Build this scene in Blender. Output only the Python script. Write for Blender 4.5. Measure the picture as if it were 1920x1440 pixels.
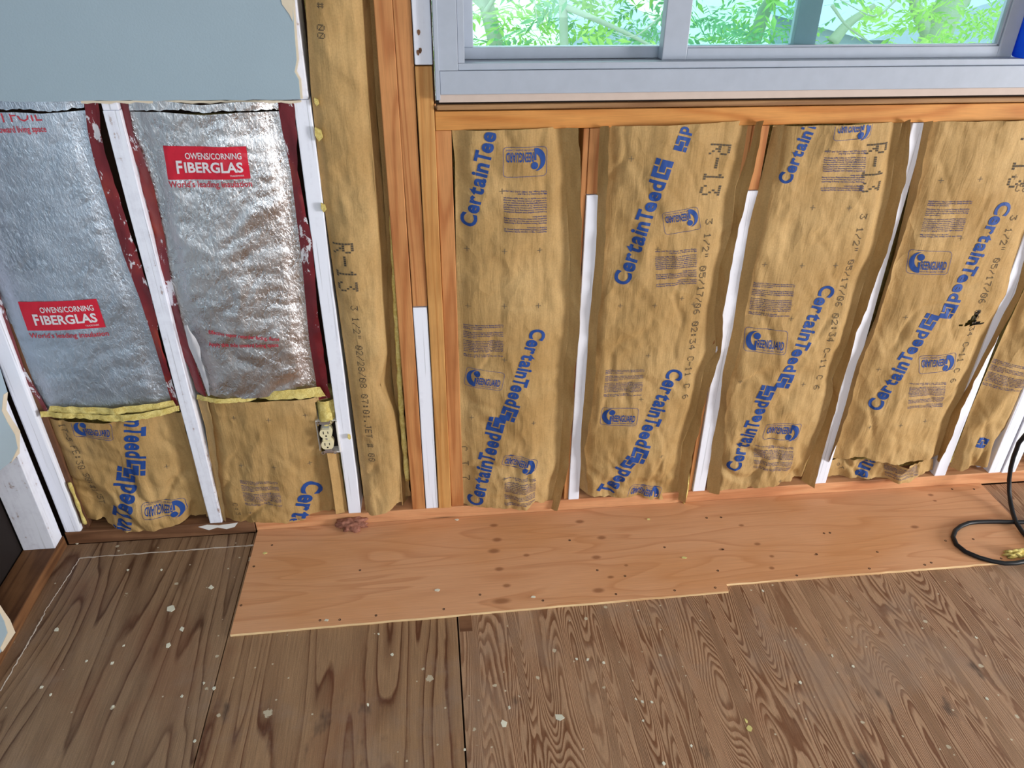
import bpy, bmesh, math, random
import numpy as np
from mathutils import Vector, Matrix

for o in list(bpy.data.objects):
    bpy.data.objects.remove(o)
SC = bpy.context.scene
COL = SC.collection
random.seed(7)

# ------------------------------------------------------------------ camera
CAM_H, CAM_D = 1.575, 1.8008
F_PX, PITCH, YAW, ROLL = 1427.83, 0.547389, 0.111567, 0.0093874
cp, sp = math.cos(PITCH), math.sin(PITCH)
cy_, sy_ = math.cos(YAW), math.sin(YAW)
fwd = np.array([sy_*cp, cy_*cp, -sp]); rgt = np.array([cy_, -sy_, 0.0]); upv = np.cross(rgt, fwd)
r2 = rgt*math.cos(ROLL) + upv*math.sin(ROLL); u2 = -rgt*math.sin(ROLL) + upv*math.cos(ROLL)
cam_data = bpy.data.cameras.new('camera'); cam = bpy.data.objects.new('camera', cam_data); COL.objects.link(cam)
cam_data.sensor_width = 36.0; cam_data.lens = F_PX/1920*36.0; cam_data.clip_start = 0.02; cam_data.clip_end = 300
mw = Matrix.Identity(4)
for i in range(3):
    mw[i][0] = r2[i]; mw[i][1] = u2[i]; mw[i][2] = -fwd[i]
mw[0][3], mw[1][3], mw[2][3] = 0.0, -CAM_D, CAM_H
cam.matrix_world = mw
SC.camera = cam

# ------------------------------------------------------------------ sky, lamps, exposure
world = bpy.data.worlds.new('sky'); SC.world = world; world.use_nodes = True
bgn = world.node_tree.nodes['Background']
bgn.inputs[0].default_value = (0.86, 0.95, 1.0, 1); bgn.inputs[1].default_value = 5.2

def area(name, loc, target, sx, sy, power, col):
    l = bpy.data.lights.new(name, 'AREA'); l.shape = 'RECTANGLE'; l.size = sx; l.size_y = sy
    l.energy = power; l.color = col
    o = bpy.data.objects.new(name, l); COL.objects.link(o); o.location = loc
    o.rotation_euler = (Vector(target)-Vector(loc)).to_track_quat('-Z', 'Y').to_euler()
    return o
area('daylight_right_doorway', (5.1, -2.6, 0.95), (0.7, -0.3, 0.75), 1.1, 1.4, 355, (1.0, 0.985, 0.96))
area('rear_fill_light', (0.1, -4.12, 1.65), (0.0, 0.0, 0.9), 2.6, 1.3, 9, (0.86, 0.93, 1.0))  # weak cool fill added behind the camera, no window known there
area('ceiling_fill_light', (0.7, -2.3, 2.40), (0.6, -1.9, 0.0), 1.2, 0.6, 26, (1.0, 0.97, 0.93))  # added overhead fill that brightens the floor, no lamp seen there
SC.view_settings.view_transform = 'Standard'; SC.view_settings.look = 'None'
SC.view_settings.gamma = 1.0; SC.view_settings.use_curve_mapping = False
SC.view_settings.exposure = -0.60

# ------------------------------------------------------------------ measuring helpers: pixel of the photograph -> metres on a plane of the room
def ray(px, py):
    a, b = (px-960)/F_PX, (py-720)/F_PX
    return r2*a - u2*b + fwd
def W(px, py, Y=0.0):            # on a plane parallel to the window wall -> (x, z)
    d = ray(px, py); t = (CAM_D+Y)/d[1]
    return d[0]*t, CAM_H+d[2]*t
def FL(px, py, Z=0.0):           # on the floor -> (x, y)
    d = ray(px, py); t = (CAM_H-Z)/-d[2]
    return d[0]*t, d[1]*t-CAM_D
def SX(px, py, X):               # on the side wall plane -> (y, z)
    d = ray(px, py); t = X/d[0]
    return d[1]*t-CAM_D, CAM_H+d[2]*t

# ------------------------------------------------------------------ noise
def _hash(ix, iy, seed):
    h = (ix.astype(np.int64)*374761393 + iy.astype(np.int64)*668265263 + seed*974634541) & 0xffffffff
    h = ((h ^ (h >> 13))*1274126177) & 0xffffffff
    h = (h ^ (h >> 16)) & 0xffffffff
    return h/4294967296.0*2*np.pi
def perlin(x, y, seed=0):
    x = np.asarray(x, float); y = np.asarray(y, float)
    x, y = np.broadcast_arrays(x, y)
    ix, iy = np.floor(x), np.floor(y); fx, fy = x-ix, y-iy
    def g(dx, dy):
        a = _hash(ix+dx, iy+dy, seed)
        return np.cos(a)*(fx-dx)+np.sin(a)*(fy-dy)
    u = fx*fx*fx*(fx*(fx*6-15)+10); v = fy*fy*fy*(fy*(fy*6-15)+10)
    return ((g(0,0)*(1-u)+g(1,0)*u)*(1-v)+(g(0,1)*(1-u)+g(1,1)*u)*v)*1.4
def ridge(x, y, seed=0):
    return 1-np.abs(perlin(x, y, seed))*2.2

def worley(x, y, seed=0):
    x = np.asarray(x, float); y = np.asarray(y, float); ix, iy = np.floor(x), np.floor(y); best = np.full(x.shape, 9.0)
    for dx in (-1, 0, 1):
        for dy in (-1, 0, 1):
            a = _hash(ix+dx, iy+dy, seed+70)/(2*np.pi); b = _hash(ix+dx, iy+dy, seed+91)/(2*np.pi)
            best = np.minimum(best, np.hypot(ix+dx+a-x, iy+dy+b-y))
    return best

# ------------------------------------------------------------------ node helpers / materials
def srgb(r, g, b):
    f = lambda c: (c/255/12.92 if c/255 <= .04045 else ((c/255+.055)/1.055)**2.4)
    return (f(r), f(g), f(b), 1)
class N:
    def __init__(s, name, rough=0.8, metal=0.0, spec=0.3):
        s.m = bpy.data.materials.new(name); s.m.use_nodes = True; s.t = s.m.node_tree
        s.b = s.t.nodes['Principled BSDF']
        s.b.inputs['Roughness'].default_value = rough; s.b.inputs['Metallic'].default_value = metal
        s.b.inputs['Specular IOR Level'].default_value = spec
    def n(s, kind, **kw):
        k = s.t.nodes.new('ShaderNode'+kind)
        for a, v in kw.items(): setattr(k, a, v)
        return k
    def l(s, a, b): s.t.links.new(a, b)
    def coord(s, scale=(1,1,1), rand=True, loc=(0,0,0), rot=(0,0,0)):
        tc = s.n('TexCoord'); mp = s.n('Mapping'); mp.inputs['Scale'].default_value = scale
        mp.inputs['Location'].default_value = loc; mp.inputs['Rotation'].default_value = rot
        if rand:
            oi = s.n('ObjectInfo'); ad = s.n('VectorMath', operation='ADD'); sc = s.n('VectorMath', operation='SCALE')
            cmb = s.n('CombineXYZ')
            for i in range(3): s.l(oi.outputs['Random'], cmb.inputs[i])
            s.l(cmb.outputs[0], sc.inputs[0]); sc.inputs['Scale'].default_value = 13.7
            s.l(tc.outputs['Object'], ad.inputs[0]); s.l(sc.outputs[0], ad.inputs[1]); s.l(ad.outputs[0], mp.inputs[0])
        else:
            s.l(tc.outputs['Object'], mp.inputs[0])
        return mp.outputs[0]
    def noise(s, co, scale, detail=3, rough=.55, dist=0.0):
        k = s.n('TexNoise'); k.inputs['Scale'].default_value = scale; k.inputs['Detail'].default_value = detail
        k.inputs['Roughness'].default_value = rough; k.inputs['Distortion'].default_value = dist
        s.l(co, k.inputs['Vector']); return k.outputs['Fac']
    def ramp(s, fac, stops, interp='LINEAR'):
        k = s.n('ValToRGB'); k.color_ramp.interpolation = interp
        e = k.color_ramp.elements
        while len(e) > 1: e.remove(e[-1])
        e[0].position = stops[0][0]; e[0].color = stops[0][1]
        for p, c in stops[1:]:
            q = e.new(p); q.color = c
        s.l(fac, k.inputs[0]); return k.outputs['Color']
    def mix(s, fac, a, b, mode='MIX'):
        k = s.n('MixRGB', blend_type=mode)
        for i, v in enumerate((fac, a, b)):
            if hasattr(v, 'links'): s.l(v, k.inputs[i])
            else: k.inputs[i].default_value = v
        return k.outputs[0]
    def math(s, op, a, b=0.0, c=None):
        k = s.n('Math', operation=op)
        for i, v in enumerate((a, b) if c is None else (a, b, c)):
            if hasattr(v, 'links'): s.l(v, k.inputs[i])
            else: k.inputs[i].default_value = v
        return k.outputs[0]
    def smooth(s, v, lo, hi, a=0.0, b=1.0):
        k = s.n('MapRange'); k.interpolation_type = 'SMOOTHSTEP'
        k.inputs['From Min'].default_value = lo; k.inputs['From Max'].default_value = hi
        k.inputs['To Min'].default_value = a; k.inputs['To Max'].default_value = b
        s.l(v, k.inputs['Value']); return k.outputs[0]
    def col(s, c):
        if hasattr(c, 'links'): s.l(c, s.b.inputs['Base Color'])
        else: s.b.inputs['Base Color'].default_value = c
    def bump(s, h, strength=.3, dist=.002):
        k = s.n('Bump'); k.inputs['Strength'].default_value = strength; k.inputs['Distance'].default_value = dist
        s.l(h, k.inputs['Height']); s.l(k.outputs[0], s.b.inputs['Normal'])
G = lambda v: (v, v, v, 1)

def m_kraft(name, tone=1.0):
    k = N(name, .72, 0, .25); co = k.coord()
    big = k.noise(co, 5, 4); fib = k.noise(k.coord((90, 90, 14)), 1, 4, .6); spk = k.noise(co, 240, 2)
    a, b = srgb(196, 162, 110), srgb(172, 136, 84)
    a = tuple(v*tone for v in a[:3])+(1,); b = tuple(v*tone for v in b[:3])+(1,)
    c = k.ramp(big, [(.3, b), (.7, a)])
    c = k.mix(.22, c, k.ramp(fib, [(.35, G(.55)), (.65, G(1))]), 'MULTIPLY')
    c = k.mix(.30, c, k.ramp(spk, [(.3, G(.6)), (.6, G(1))]), 'MULTIPLY')
    k.col(c)
    cr = k.noise(k.coord((60, 60, 9)), 1, 3, .6, .6)
    dn = k.n('TexNoise'); dn.inputs['Scale'].default_value = 7; dn.inputs['Detail'].default_value = 2; k.l(co, dn.inputs['Vector'])
    vs = k.n('VectorMath', operation='MULTIPLY_ADD'); k.l(dn.outputs['Color'], vs.inputs[0]); vs.inputs[1].default_value = (.10, .10, .16); k.l(co, vs.inputs[2])
    st = k.n('VectorMath', operation='MULTIPLY'); k.l(vs.outputs[0], st.inputs[0]); st.inputs[1].default_value = (1.5, .3, .8)
    hs = k.math('MULTIPLY', cr, .65)
    for sc, am in ((11, 2.6), (24, 1.1)):
        vo = k.n('TexVoronoi'); k.l(st.outputs[0], vo.inputs['Vector']); vo.inputs['Scale'].default_value = sc
        msk = k.smooth(k.noise(co, sc*.45, 2), .42, .66)
        hs = k.math('ADD', hs, k.math('MULTIPLY', k.math('MULTIPLY', vo.outputs['Distance'], msk), am))
    k.bump(hs, .7, .0048)
    return k.m
KRAFT = m_kraft('kraft_paper')
def flat(name, c, rough=.7, **kw):
    k = N(name, rough, **kw); co = k.coord()
    k.col(k.mix(.18, c, k.ramp(k.noise(co, 30, 4), [(.3, G(.6)), (.7, G(1))]), 'MULTIPLY'))
    return k.m
INK = flat('blue_ink', srgb(33, 70, 140), .6)
INKD = flat('dark_blue_fine_ink', srgb(52, 64, 116), .7)
DOTINK = flat('grey_dot_ink', srgb(84, 74, 62), .8)
CROSSINK = flat('faint_cross_ink', srgb(104, 92, 78), .8)
REDINK = flat('red_ink', srgb(205, 36, 58), .35)
REDTXT = flat('red_text_ink', srgb(190, 62, 76), .45)

def m_wood(name, light, dark, axis='z', cross=1.0, contour=9.0, rough=.62, dirt=0.25, knots=True, stretch=.9):
    k = N(name, rough, 0, .3)
    s = {'x': (stretch, 11*cross, 11*cross), 'y': (11*cross, stretch, 11*cross), 'z': (11*cross, 11*cross, stretch)}[axis]
    co = k.coord(s)
    base = k.noise(co, 1.0, 2, .45, .25)
    bands = k.math('SINE', k.math('MULTIPLY', base, contour*6.28))
    bands = k.math('MULTIPLY_ADD', bands, .5, .5)
    fs = {'x': (14, 420, 420), 'y': (420, 14, 420), 'z': (420, 420, 14)}[axis]
    fine = k.noise(k.coord(fs), 1, 2, .6)
    c = k.mix(k.math('MULTIPLY', k.math('POWER', bands, 2.2), .75), light, dark)
    c = k.mix(.35, c, k.ramp(fine, [(.3, G(.55)), (.65, G(1))]), 'MULTIPLY')
    c = k.mix(dirt, c, k.ramp(k.noise(k.coord(), 9, 4), [(.3, (.45, .36, .3, 1)), (.65, G(1))]), 'MULTIPLY')
    if knots:
        v = k.n('TexVoronoi'); ks = {'x': (2.2, 9, 9), 'y': (9, 2.2, 9), 'z': (9, 9, 2.2)}[axis]
        k.l(k.coord(ks), v.inputs['Vector']); v.inputs['Scale'].default_value = 1.0
        kn = k.smooth(v.outputs['Distance'], .06, .16, 1, 0)
        c = k.mix(k.math('MULTIPLY', kn, .75), c, tuple(x*.28 for x in dark[:3])+(1,))
    k.col(c); k.bump(k.math('ADD', bands, fine), .15, .0006)
    return k.m
FIR = m_wood('fir_stud_wood', srgb(204, 142, 88), srgb(172, 104, 58), 'z')
FIRY = m_wood('yellow_fir_wood', srgb(212, 158, 94), srgb(188, 126, 66), 'z', 1.6, 6, knots=False)
FIRH = m_wood('fir_header_wood', srgb(216, 150, 80), srgb(192, 118, 52), 'x', 1.0, 7)
PLATE = m_wood('fresh_plate_wood', srgb(222, 162, 116), srgb(194, 126, 84), 'x', 1.0, 8)
BROWN = m_wood('brown_aged_wood', srgb(140, 100, 72), srgb(104, 70, 48), 'x', 1.2, 8, dirt=.6)
BROWNY = m_wood('brown_aged_wood_deep', srgb(140, 98, 64), srgb(98, 64, 42), 'y', 1.2, 8, dirt=.6)
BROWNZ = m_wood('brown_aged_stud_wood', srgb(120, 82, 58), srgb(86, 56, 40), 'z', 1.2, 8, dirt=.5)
TRIMB = m_wood('brown_trim_wood', srgb(176, 134, 92), srgb(128, 88, 56), 'x', 1.5, 4, knots=False)

def m_whitewood(name, wear=.62):
    k = N(name, .75, 0, .25)
    n1 = k.noise(k.coord((60, 60, 3)), 1, 5, .65); n2 = k.noise(k.coord(), 40, 5, .7)
    v = k.math('ADD', k.math('MULTIPLY', n1, .55), k.math('MULTIPLY', n2, .45))
    c = k.ramp(v, [(wear-.14+.0, srgb(236, 239, 252)), (wear-.02, srgb(226, 228, 242)), (wear+.02, srgb(176, 160, 160)), (wear+.10, srgb(138, 102, 84))])
    cr = k.noise(k.coord((220, 220, 2.5)), 1, 2, .5)
    c = k.mix(.55, c, k.ramp(cr, [(.30, G(.45)), (.36, G(1))]), 'MULTIPLY')
    k.col(c); k.bump(n1, .25, .001); return k.m
WHITEW = m_whitewood('white_painted_wood', .70)
WHITEWORN = m_whitewood('worn_white_painted_wood', .60)

def m_drywall():
    k = N('grey_blue_wall_paint', .62, 0, .3); co = k.coord()
    c = k.mix(.10, srgb(158, 177, 190), k.ramp(k.noise(co, 6, 4), [(.3, G(.6)), (.7, G(1))]), 'MULTIPLY')
    k.col(c); k.bump(k.noise(co, 260, 3), .25, .0012); return k.m
DRYW = m_drywall()
GYP = flat('torn_gypsum_paper', srgb(222, 208, 186), .9)
VINYL = flat('white_vinyl', srgb(172, 180, 195), .42)
BEIGE = flat('beige_worn_paint', srgb(204, 186, 176), .8)
DARK = flat('dark_gap', srgb(46, 36, 30), .9)
SHEATH = flat('dark_sheathing_board', srgb(74, 54, 42), .9)
PLASTER = flat('grey_plaster', srgb(132, 130, 127), .85)  # unseen room surfaces, greyed down to weaken bounced light
CORD = flat('black_rubber', srgb(24, 25, 29), .45)
IVORY = flat('ivory_plastic', srgb(232, 222, 184), .35)
STEEL = N('galvanised_steel', .38, 1.0).m; STEEL.node_tree.nodes['Principled BSDF'].inputs['Base Color'].default_value = srgb(200, 205, 215)
WHITEPL = flat('white_plastic', srgb(226, 224, 222), .5)
DARKIN = flat('dark_recess', srgb(32, 24, 22), .8)

def m_fiber(name, a, b):
    k = N(name, .95, 0, .1); co = k.coord()
    n = k.noise(co, 60, 6, .75, .8); k.col(k.ramp(n, [(.3, b), (.6, a)]))
    k.bump(k.noise(co, 170, 5, .7, 1.2), .8, .006)
    try: k.b.inputs['Subsurface Weight'].default_value = .0
    except Exception: pass
    return k.m
FIBER = m_fiber('yellow_fiberglass', srgb(242, 224, 146), srgb(206, 176, 84))
PINKF = m_fiber('brown_pink_fiber', srgb(190, 132, 112), srgb(120, 74, 60))

def m_foil(name, tint, rough, paint):
    k = N(name, rough, 1.0); co = k.coord()
    n1 = k.noise(k.coord((1, 1, .5), rot=(0, .35, 0)), 150, 4, .65, .9); n2 = k.noise(co, 16, 4, .6, .6)
    k.col(k.ramp(n2, [(.3, tuple(v*.86 for v in tint[:3])+(1,)), (.7, tint)]))
    h = k.math('ADD', n1, k.math('MULTIPLY', n2, 1.2))
    k.bump(h, .7, .0030)
    k.l(k.smooth(n2, .35, .7, rough-.06, rough+.1), k.b.inputs['Roughness'])
    return k.m
FOIL = m_foil('crumpled_silver_foil', srgb(222, 221, 224), .29, 0)
FOILB = m_foil('dull_bluish_foil', srgb(200, 210, 224), .42, 0)
def m_tape():
    k = N('dark_red_flange_tape', .38, 0, .5)
    n = k.noise(k.coord((1, 1, .5)), 26, 6, .72, .4); big = k.noise(k.coord(), 6, 3)
    red = k.ramp(big, [(.3, srgb(98, 22, 30)), (.55, srgb(124, 32, 40)), (.74, srgb(168, 64, 44))])
    c = k.mix(k.smooth(n, .575, .60), red, srgb(226, 222, 228))
    k.col(c); k.bump(k.noise(k.coord(), 60, 4), .4, .003); return k.m
TAPE = m_tape()

def m_floor(name, light, dark, kind, rot=0.0, seed=0.0):
    k = N(name, .5, 0, .35)
    bold = kind == 'bold'
    wob = k.noise(k.coord((26, 7, 1) if bold else (40, 12, 1), rand=False, rot=(0, 0, rot)), 1, 3, .6)
    co = k.coord((9, .62, 1) if bold else (13, 1.1, 1), rand=False, loc=(seed, seed*.37, 0), rot=(0, 0, rot))
    base = k.math('ADD', k.noise(co, 1.0, 1.2, .35, .35), k.math('MULTIPLY', wob, .035 if bold else .02))
    ph = k.math('FRACT', k.math('MULTIPLY', base, 10.0 if bold else 44.0))
    if bold:
        band = k.ramp(ph, [(0, G(.0)), (.40, G(.06)), (.80, G(.5)), (.92, G(1.2)), (1, G(.1))])
    else:
        band = k.ramp(ph, [(0, G(.0)), (.35, G(.0)), (.62, G(.8)), (.9, G(.95)), (1, G(.0))])
    area_ = k.noise(k.coord((3, 1, 1), rand=False, loc=(seed*2, 1, 0)), 2.2, 3, .6)
    c = k.mix(k.math('MULTIPLY', band, k.smooth(area_, .3, .6, .45, 1.0)), light, dark)
    fine = k.noise(k.coord((260, 9, 1), rand=False, rot=(0, 0, rot)), 1, 3, .65)
    c = k.mix(.6, c, k.ramp(fine, [(.3, G(.5)), (.65, G(1))]), 'MULTIPLY')
    gr = k.noise(k.coord(rand=False), 420, 3, .7)
    c = k.mix(.35, c, k.ramp(gr, [(.35, G(.5)), (.6, G(1.0))]), 'MULTIPLY')
    # wear: reddish patches, grey scuffs, dark stains
    w1 = k.noise(k.coord((1, .55, 1), rand=False, loc=(seed, 2, 0)), 5, 4, .6)
    c = k.mix(k.smooth(w1, .52, .72), c, k.mix(.35, c, srgb(128, 80, 54)))
    w2 = k.noise(k.coord(rand=False, loc=(3, seed, 0)), 3.2, 6, .68)
    c = k.mix(k.smooth(w2, .50, .70, 0, .55), c, srgb(150, 128, 112))
    w3 = k.noise(k.coord((1.6, .7, 1), rand=False, loc=(9+seed, 4, 0)), 6.5, 4, .6)
    c = k.mix(k.smooth(w3, .64, .74, 0, .7), c, srgb(58, 48, 44))
    # dried paint and plaster spots
    for sc, th, sd in ((8, .09, 0), (19, .12, 5), (45, .13, 11)):
        v = k.n('TexVoronoi'); k.l(k.coord(rand=False, loc=(sd+seed, sd, 0)), v.inputs['Vector']); v.inputs['Scale'].default_value = sc
        sep = k.n('SeparateColor'); k.l(v.outputs['Color'], sep.inputs[0])
        pres = k.math('GREATER_THAN', sep.outputs[0], .80 if sc < 40 else .84)
        dd = k.math('ADD', v.outputs['Distance'], k.math('MULTIPLY', k.math('SUBTRACT', k.noise(k.coord(rand=False), 160, 3), .5), .14))
        sp_ = k.math('MULTIPLY', pres, k.smooth(dd, th*.75, th, 1, 0))
        c = k.mix(k.math('MULTIPLY', sp_, .82), c, srgb(206, 196, 172))
    k.col(c)
    k.l(k.smooth(w2, .35, .7, .42, .62), k.b.inputs['Roughness'])
    k.bump(k.math('ADD', k.math('MULTIPLY', ph, .6), fine), .28, .0016)
    return k.m
FLOOR_A = m_floor('old_floor_plywood_bold_grain', srgb(164, 132, 102), srgb(94, 62, 42), 'bold', -.04, 1.3)
FLOOR_B = m_floor('old_floor_plywood_wavy_grain', srgb(172, 136, 102), srgb(104, 63, 40), 'bold', .02, 5.1)
FLOOR_C = m_floor('old_floor_plywood_fine_grain', srgb(192, 154, 122), srgb(122, 77, 50), 'fine', .30, 8.4)

def m_newply(knots):
    k = N('new_plywood_face', .58, 0, .3)
    base = k.noise(k.coord((1.1, 7.5, 1), rand=False), 1.0, 2, .45, .5)
    ph = k.math('FRACT', k.math('MULTIPLY', base, 9))
    band = k.ramp(ph, [(0, G(0)), (.7, G(.25)), (.93, G(1)), (1, G(0))])
    c = k.mix(k.math('MULTIPLY', band, .55), srgb(226, 170, 128), srgb(196, 132, 88))
    c = k.mix(k.smooth(k.noise(k.coord((.8, 1.5, 1), rand=False), 3, 3), .4, .7, 0, .55), c, srgb(214, 150, 96))
    fine = k.noise(k.coord((7, 300, 1), rand=False), 1, 3, .6)
    c = k.mix(.3, c, k.ramp(fine, [(.3, G(.6)), (.65, G(1))]), 'MULTIPLY')
    tc = k.n('TexCoord'); tot = None
    for (x, y, r, asp) in knots:
        sb = k.n('VectorMath', operation='SUBTRACT'); k.l(tc.outputs['Object'], sb.inputs[0]); sb.inputs[1].default_value = (x, y, 0)
        ml = k.n('VectorMath', operation='MULTIPLY'); k.l(sb.outputs[0], ml.inputs[0]); ml.inputs[1].default_value = (1/(r*asp), 1/r, 0)
        ln = k.n('VectorMath', operation='LENGTH'); k.l(ml.outputs[0], ln.inputs[0])
        v = k.smooth(ln.outputs['Value'], .35, 1.15, 1, 0)
        tot = v if tot is None else k.math('MAXIMUM', tot, v)
    c = k.mix(k.math('MULTIPLY', tot, .75), c, srgb(140, 88, 56))
    k.col(c); k.bump(k.math('ADD', k.math('MULTIPLY', ph, .5), fine), .15, .0007)
    return k.m

def m_glass(name, tint):
    m = bpy.data.materials.new(name); m.use_nodes = True; t = m.node_tree; t.nodes.clear()
    o = t.nodes.new('ShaderNodeOutputMaterial'); tr = t.nodes.new('ShaderNodeBsdfTransparent'); gl = t.nodes.new('ShaderNodeBsdfGlossy')
    tr.inputs[0].default_value = tint; gl.inputs['Roughness'].default_value = .02
    fr = t.nodes.new('ShaderNodeFresnel'); fr.inputs[0].default_value = 1.45; mx = t.nodes.new('ShaderNodeMixShader')
    t.links.new(fr.outputs[0], mx.inputs[0]); t.links.new(tr.outputs[0], mx.inputs[1]); t.links.new(gl.outputs[0], mx.inputs[2])
    t.links.new(mx.outputs[0], o.inputs[0]); return m
GLASS = m_glass('window_glass', (.84, .96, .95, 1))
def m_leaf(name, a, b):
    k = N(name, .6, 0, .3); oi = k.n('ObjectInfo'); n = k.noise(k.coord(), 9, 3)
    c = k.ramp(n, [(.3, b), (.7, a)]); k.col(c)
    tl = k.n('BsdfTranslucent'); k.l(c, tl.inputs[0]); ad = k.n('MixShader'); ad.inputs[0].default_value = .45
    k.l(k.b.outputs[0], ad.inputs[1]); k.l(tl.outputs[0], ad.inputs[2])
    k.l(ad.outputs[0], k.t.nodes['Material Output'].inputs[0]); return k.m
LEAF = m_leaf('spring_green_leaf', srgb(186, 220, 124), srgb(122, 176, 94))
LEAFD = m_leaf('cool_green_leaf', srgb(154, 204, 154), srgb(100, 152, 118))
BARK = flat('pale_mossy_bark', srgb(158, 172, 152), .9)
ROOFM = flat('grey_blue_shingle', srgb(150, 166, 184), .8)
HOUSEW = flat('white_siding', srgb(248, 248, 248), .8)
GROUND = flat('lawn', srgb(120, 150, 90), .95)
BLUE = m_leaf('blue_translucent_plastic', srgb(40, 140, 255), srgb(32, 124, 255))

# ------------------------------------------------------------------ object helpers
ORG = {}
def tag(o, label=None, cat=None, group=None, kind=None):
    for a, v in (('label', label), ('category', cat), ('group', group), ('kind', kind)):
        if v: o[a] = v
    return o
def empty(name, loc, label, cat, group=None):
    o = bpy.data.objects.new(name, None); COL.objects.link(o); o.location = loc; o.empty_display_size = .05
    ORG[o.name] = np.array(loc, float); return tag(o, label, cat, group)
def mesh(name, verts, faces, mat, parent=None, origin=None, smooth=False):
    v = np.array(verts, float).reshape(-1, 3)
    if parent is not None: og = ORG[parent.name]
    elif origin is not None: og = np.array(origin, float)
    else: og = np.array([(v[:,0].min()+v[:,0].max())/2, (v[:,1].min()+v[:,1].max())/2, v[:,2].min()])
    me = bpy.data.meshes.new(name); me.from_pydata((v-og).tolist(), [], [list(map(int, f)) for f in faces]); me.update()
    mats = mat if isinstance(mat, (list, tuple)) else [mat]
    for q in mats: me.materials.append(q)
    if smooth: me.polygons.foreach_set('use_smooth', [True]*len(me.polygons))
    o = bpy.data.objects.new(name, me); COL.objects.link(o)
    if parent is not None: o.parent = parent
    else: o.location = og
    ORG[o.name] = og
    return o
def box_vf(x0, x1, y0, y1, z0, z1, bev=0.0):
    bm = bmesh.new(); bmesh.ops.create_cube(bm, size=1)
    for v in bm.verts:
        v.co = Vector(((x0+x1)/2+v.co.x*(x1-x0), (y0+y1)/2+v.co.y*(y1-y0), (z0+z1)/2+v.co.z*(z1-z0)))
    if bev: bmesh.ops.bevel(bm, geom=bm.edges[:], offset=bev, segments=2, affect='EDGES', profile=.5)
    bm.verts.index_update()
    vs = [tuple(v.co) for v in bm.verts]; fs = [[v.index for v in f.verts] for f in bm.faces]; bm.free()
    return vs, fs
def join(*parts):
    V, Fc = [], []
    for v, f in parts:
        o = len(V); V += list(v); Fc += [[i+o for i in q] for q in f]
    return V, Fc
def box(name, x0, x1, y0, y1, z0, z1, mat, parent=None, bev=.0015):
    return mesh(name, *box_vf(x0, x1, y0, y1, z0, z1, bev), mat, parent)
def prism(poly, d0, d1, plane):
    """poly: 2-D outline; plane 'y' -> (x,z) extruded in y, 'x' -> (y,z) extruded in x, 'z' -> (x,y) extruded in z"""
    def p(a, b, d): return {'y': (a, d, b), 'x': (d, a, b), 'z': (a, b, d)}[plane]
    n = len(poly); V = [p(a, b, d0) for a, b in poly]+[p(a, b, d1) for a, b in poly]
    Fc = [list(range(n))[::-1], list(range(n, 2*n))]+[[i, (i+1) % n, n+(i+1) % n, n+i] for i in range(n)]
    return V, Fc
def tube(pts, rad, seg=10, cap=True):
    P = np.array(pts, float); n = len(P); V = []; Fc = []
    rad = [rad]*n if np.isscalar(rad) else rad
    up = np.array([0.0, 0.0, 1.0])
    T = np.gradient(P, axis=0); T /= np.linalg.norm(T, axis=1)[:, None]+1e-9
    if abs(T[0] @ up) > .9: up = np.array([1.0, 0, 0])
    a = np.cross(T[0], up); a /= np.linalg.norm(a)
    for i in range(n):
        a = a-(a @ T[i])*T[i]; a /= np.linalg.norm(a); b = np.cross(T[i], a)
        for j in range(seg):
            t = 2*math.pi*j/seg; V.append(P[i]+rad[i]*(math.cos(t)*a+math.sin(t)*b))
    for i in range(n-1):
        for j in range(seg):
            Fc.append([i*seg+j, i*seg+(j+1) % seg, (i+1)*seg+(j+1) % seg, (i+1)*seg+j])
    if cap: Fc += [list(range(seg))[::-1], list(range((n-1)*seg, n*seg))]
    return V, Fc
def spline(pts, n):
    P = np.array(pts, float); d = np.r_[0, np.cumsum(np.linalg.norm(np.diff(P, axis=0), axis=1))]
    P2 = np.vstack([2*P[0]-P[1], P, 2*P[-1]-P[-2]]); out = []
    for t in np.linspace(0, d[-1], n):
        i = min(np.searchsorted(d, t, 'right')-1, len(P)-2); u = (t-d[i])/(d[i+1]-d[i]+1e-9)
        a, b, c, e = P2[i], P2[i+1], P2[i+2], P2[i+3]
        out.append(.5*((2*b)+(-a+c)*u+(2*a-5*b+4*c-e)*u*u+(-a+3*b-3*c+e)*u**3))
    return np.array(out)
def lathe(profile, cx, cy, seg=24):
    V = []; Fc = []; n = len(profile)
    for r, z in profile:
        for j in range(seg):
            t = 2*math.pi*j/seg; V.append((cx+r*math.cos(t), cy+r*math.sin(t), z))
    for i in range(n-1):
        for j in range(seg): Fc.append([i*seg+j, i*seg+(j+1) % seg, (i+1)*seg+(j+1) % seg, (i+1)*seg+j])
    Fc.append(list(range(seg))[::-1])
    return V, Fc
def ragged(a, b, n, amp, seed):
    """jittered points from a to b (ends kept) for torn edges"""
    rs = random.Random(seed); a = np.array(a); b = np.array(b); d = b-a; nn = np.array([-d[1], d[0]])/(np.linalg.norm(d)+1e-9)
    return [tuple(a+d*(i+(rs.uniform(-.3, .3) if 0 < i < n else 0))/n+nn*(rs.uniform(-amp, amp) if 0 < i < n else 0)) for i in range(n+1)]

# ------------------------------------------------------------------ the setting
XL = -1.112        # room face of the side wall framing
XR, YB, ZC = 5.2, -4.2, 2.44
FZ = -0.008        # old floor
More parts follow.
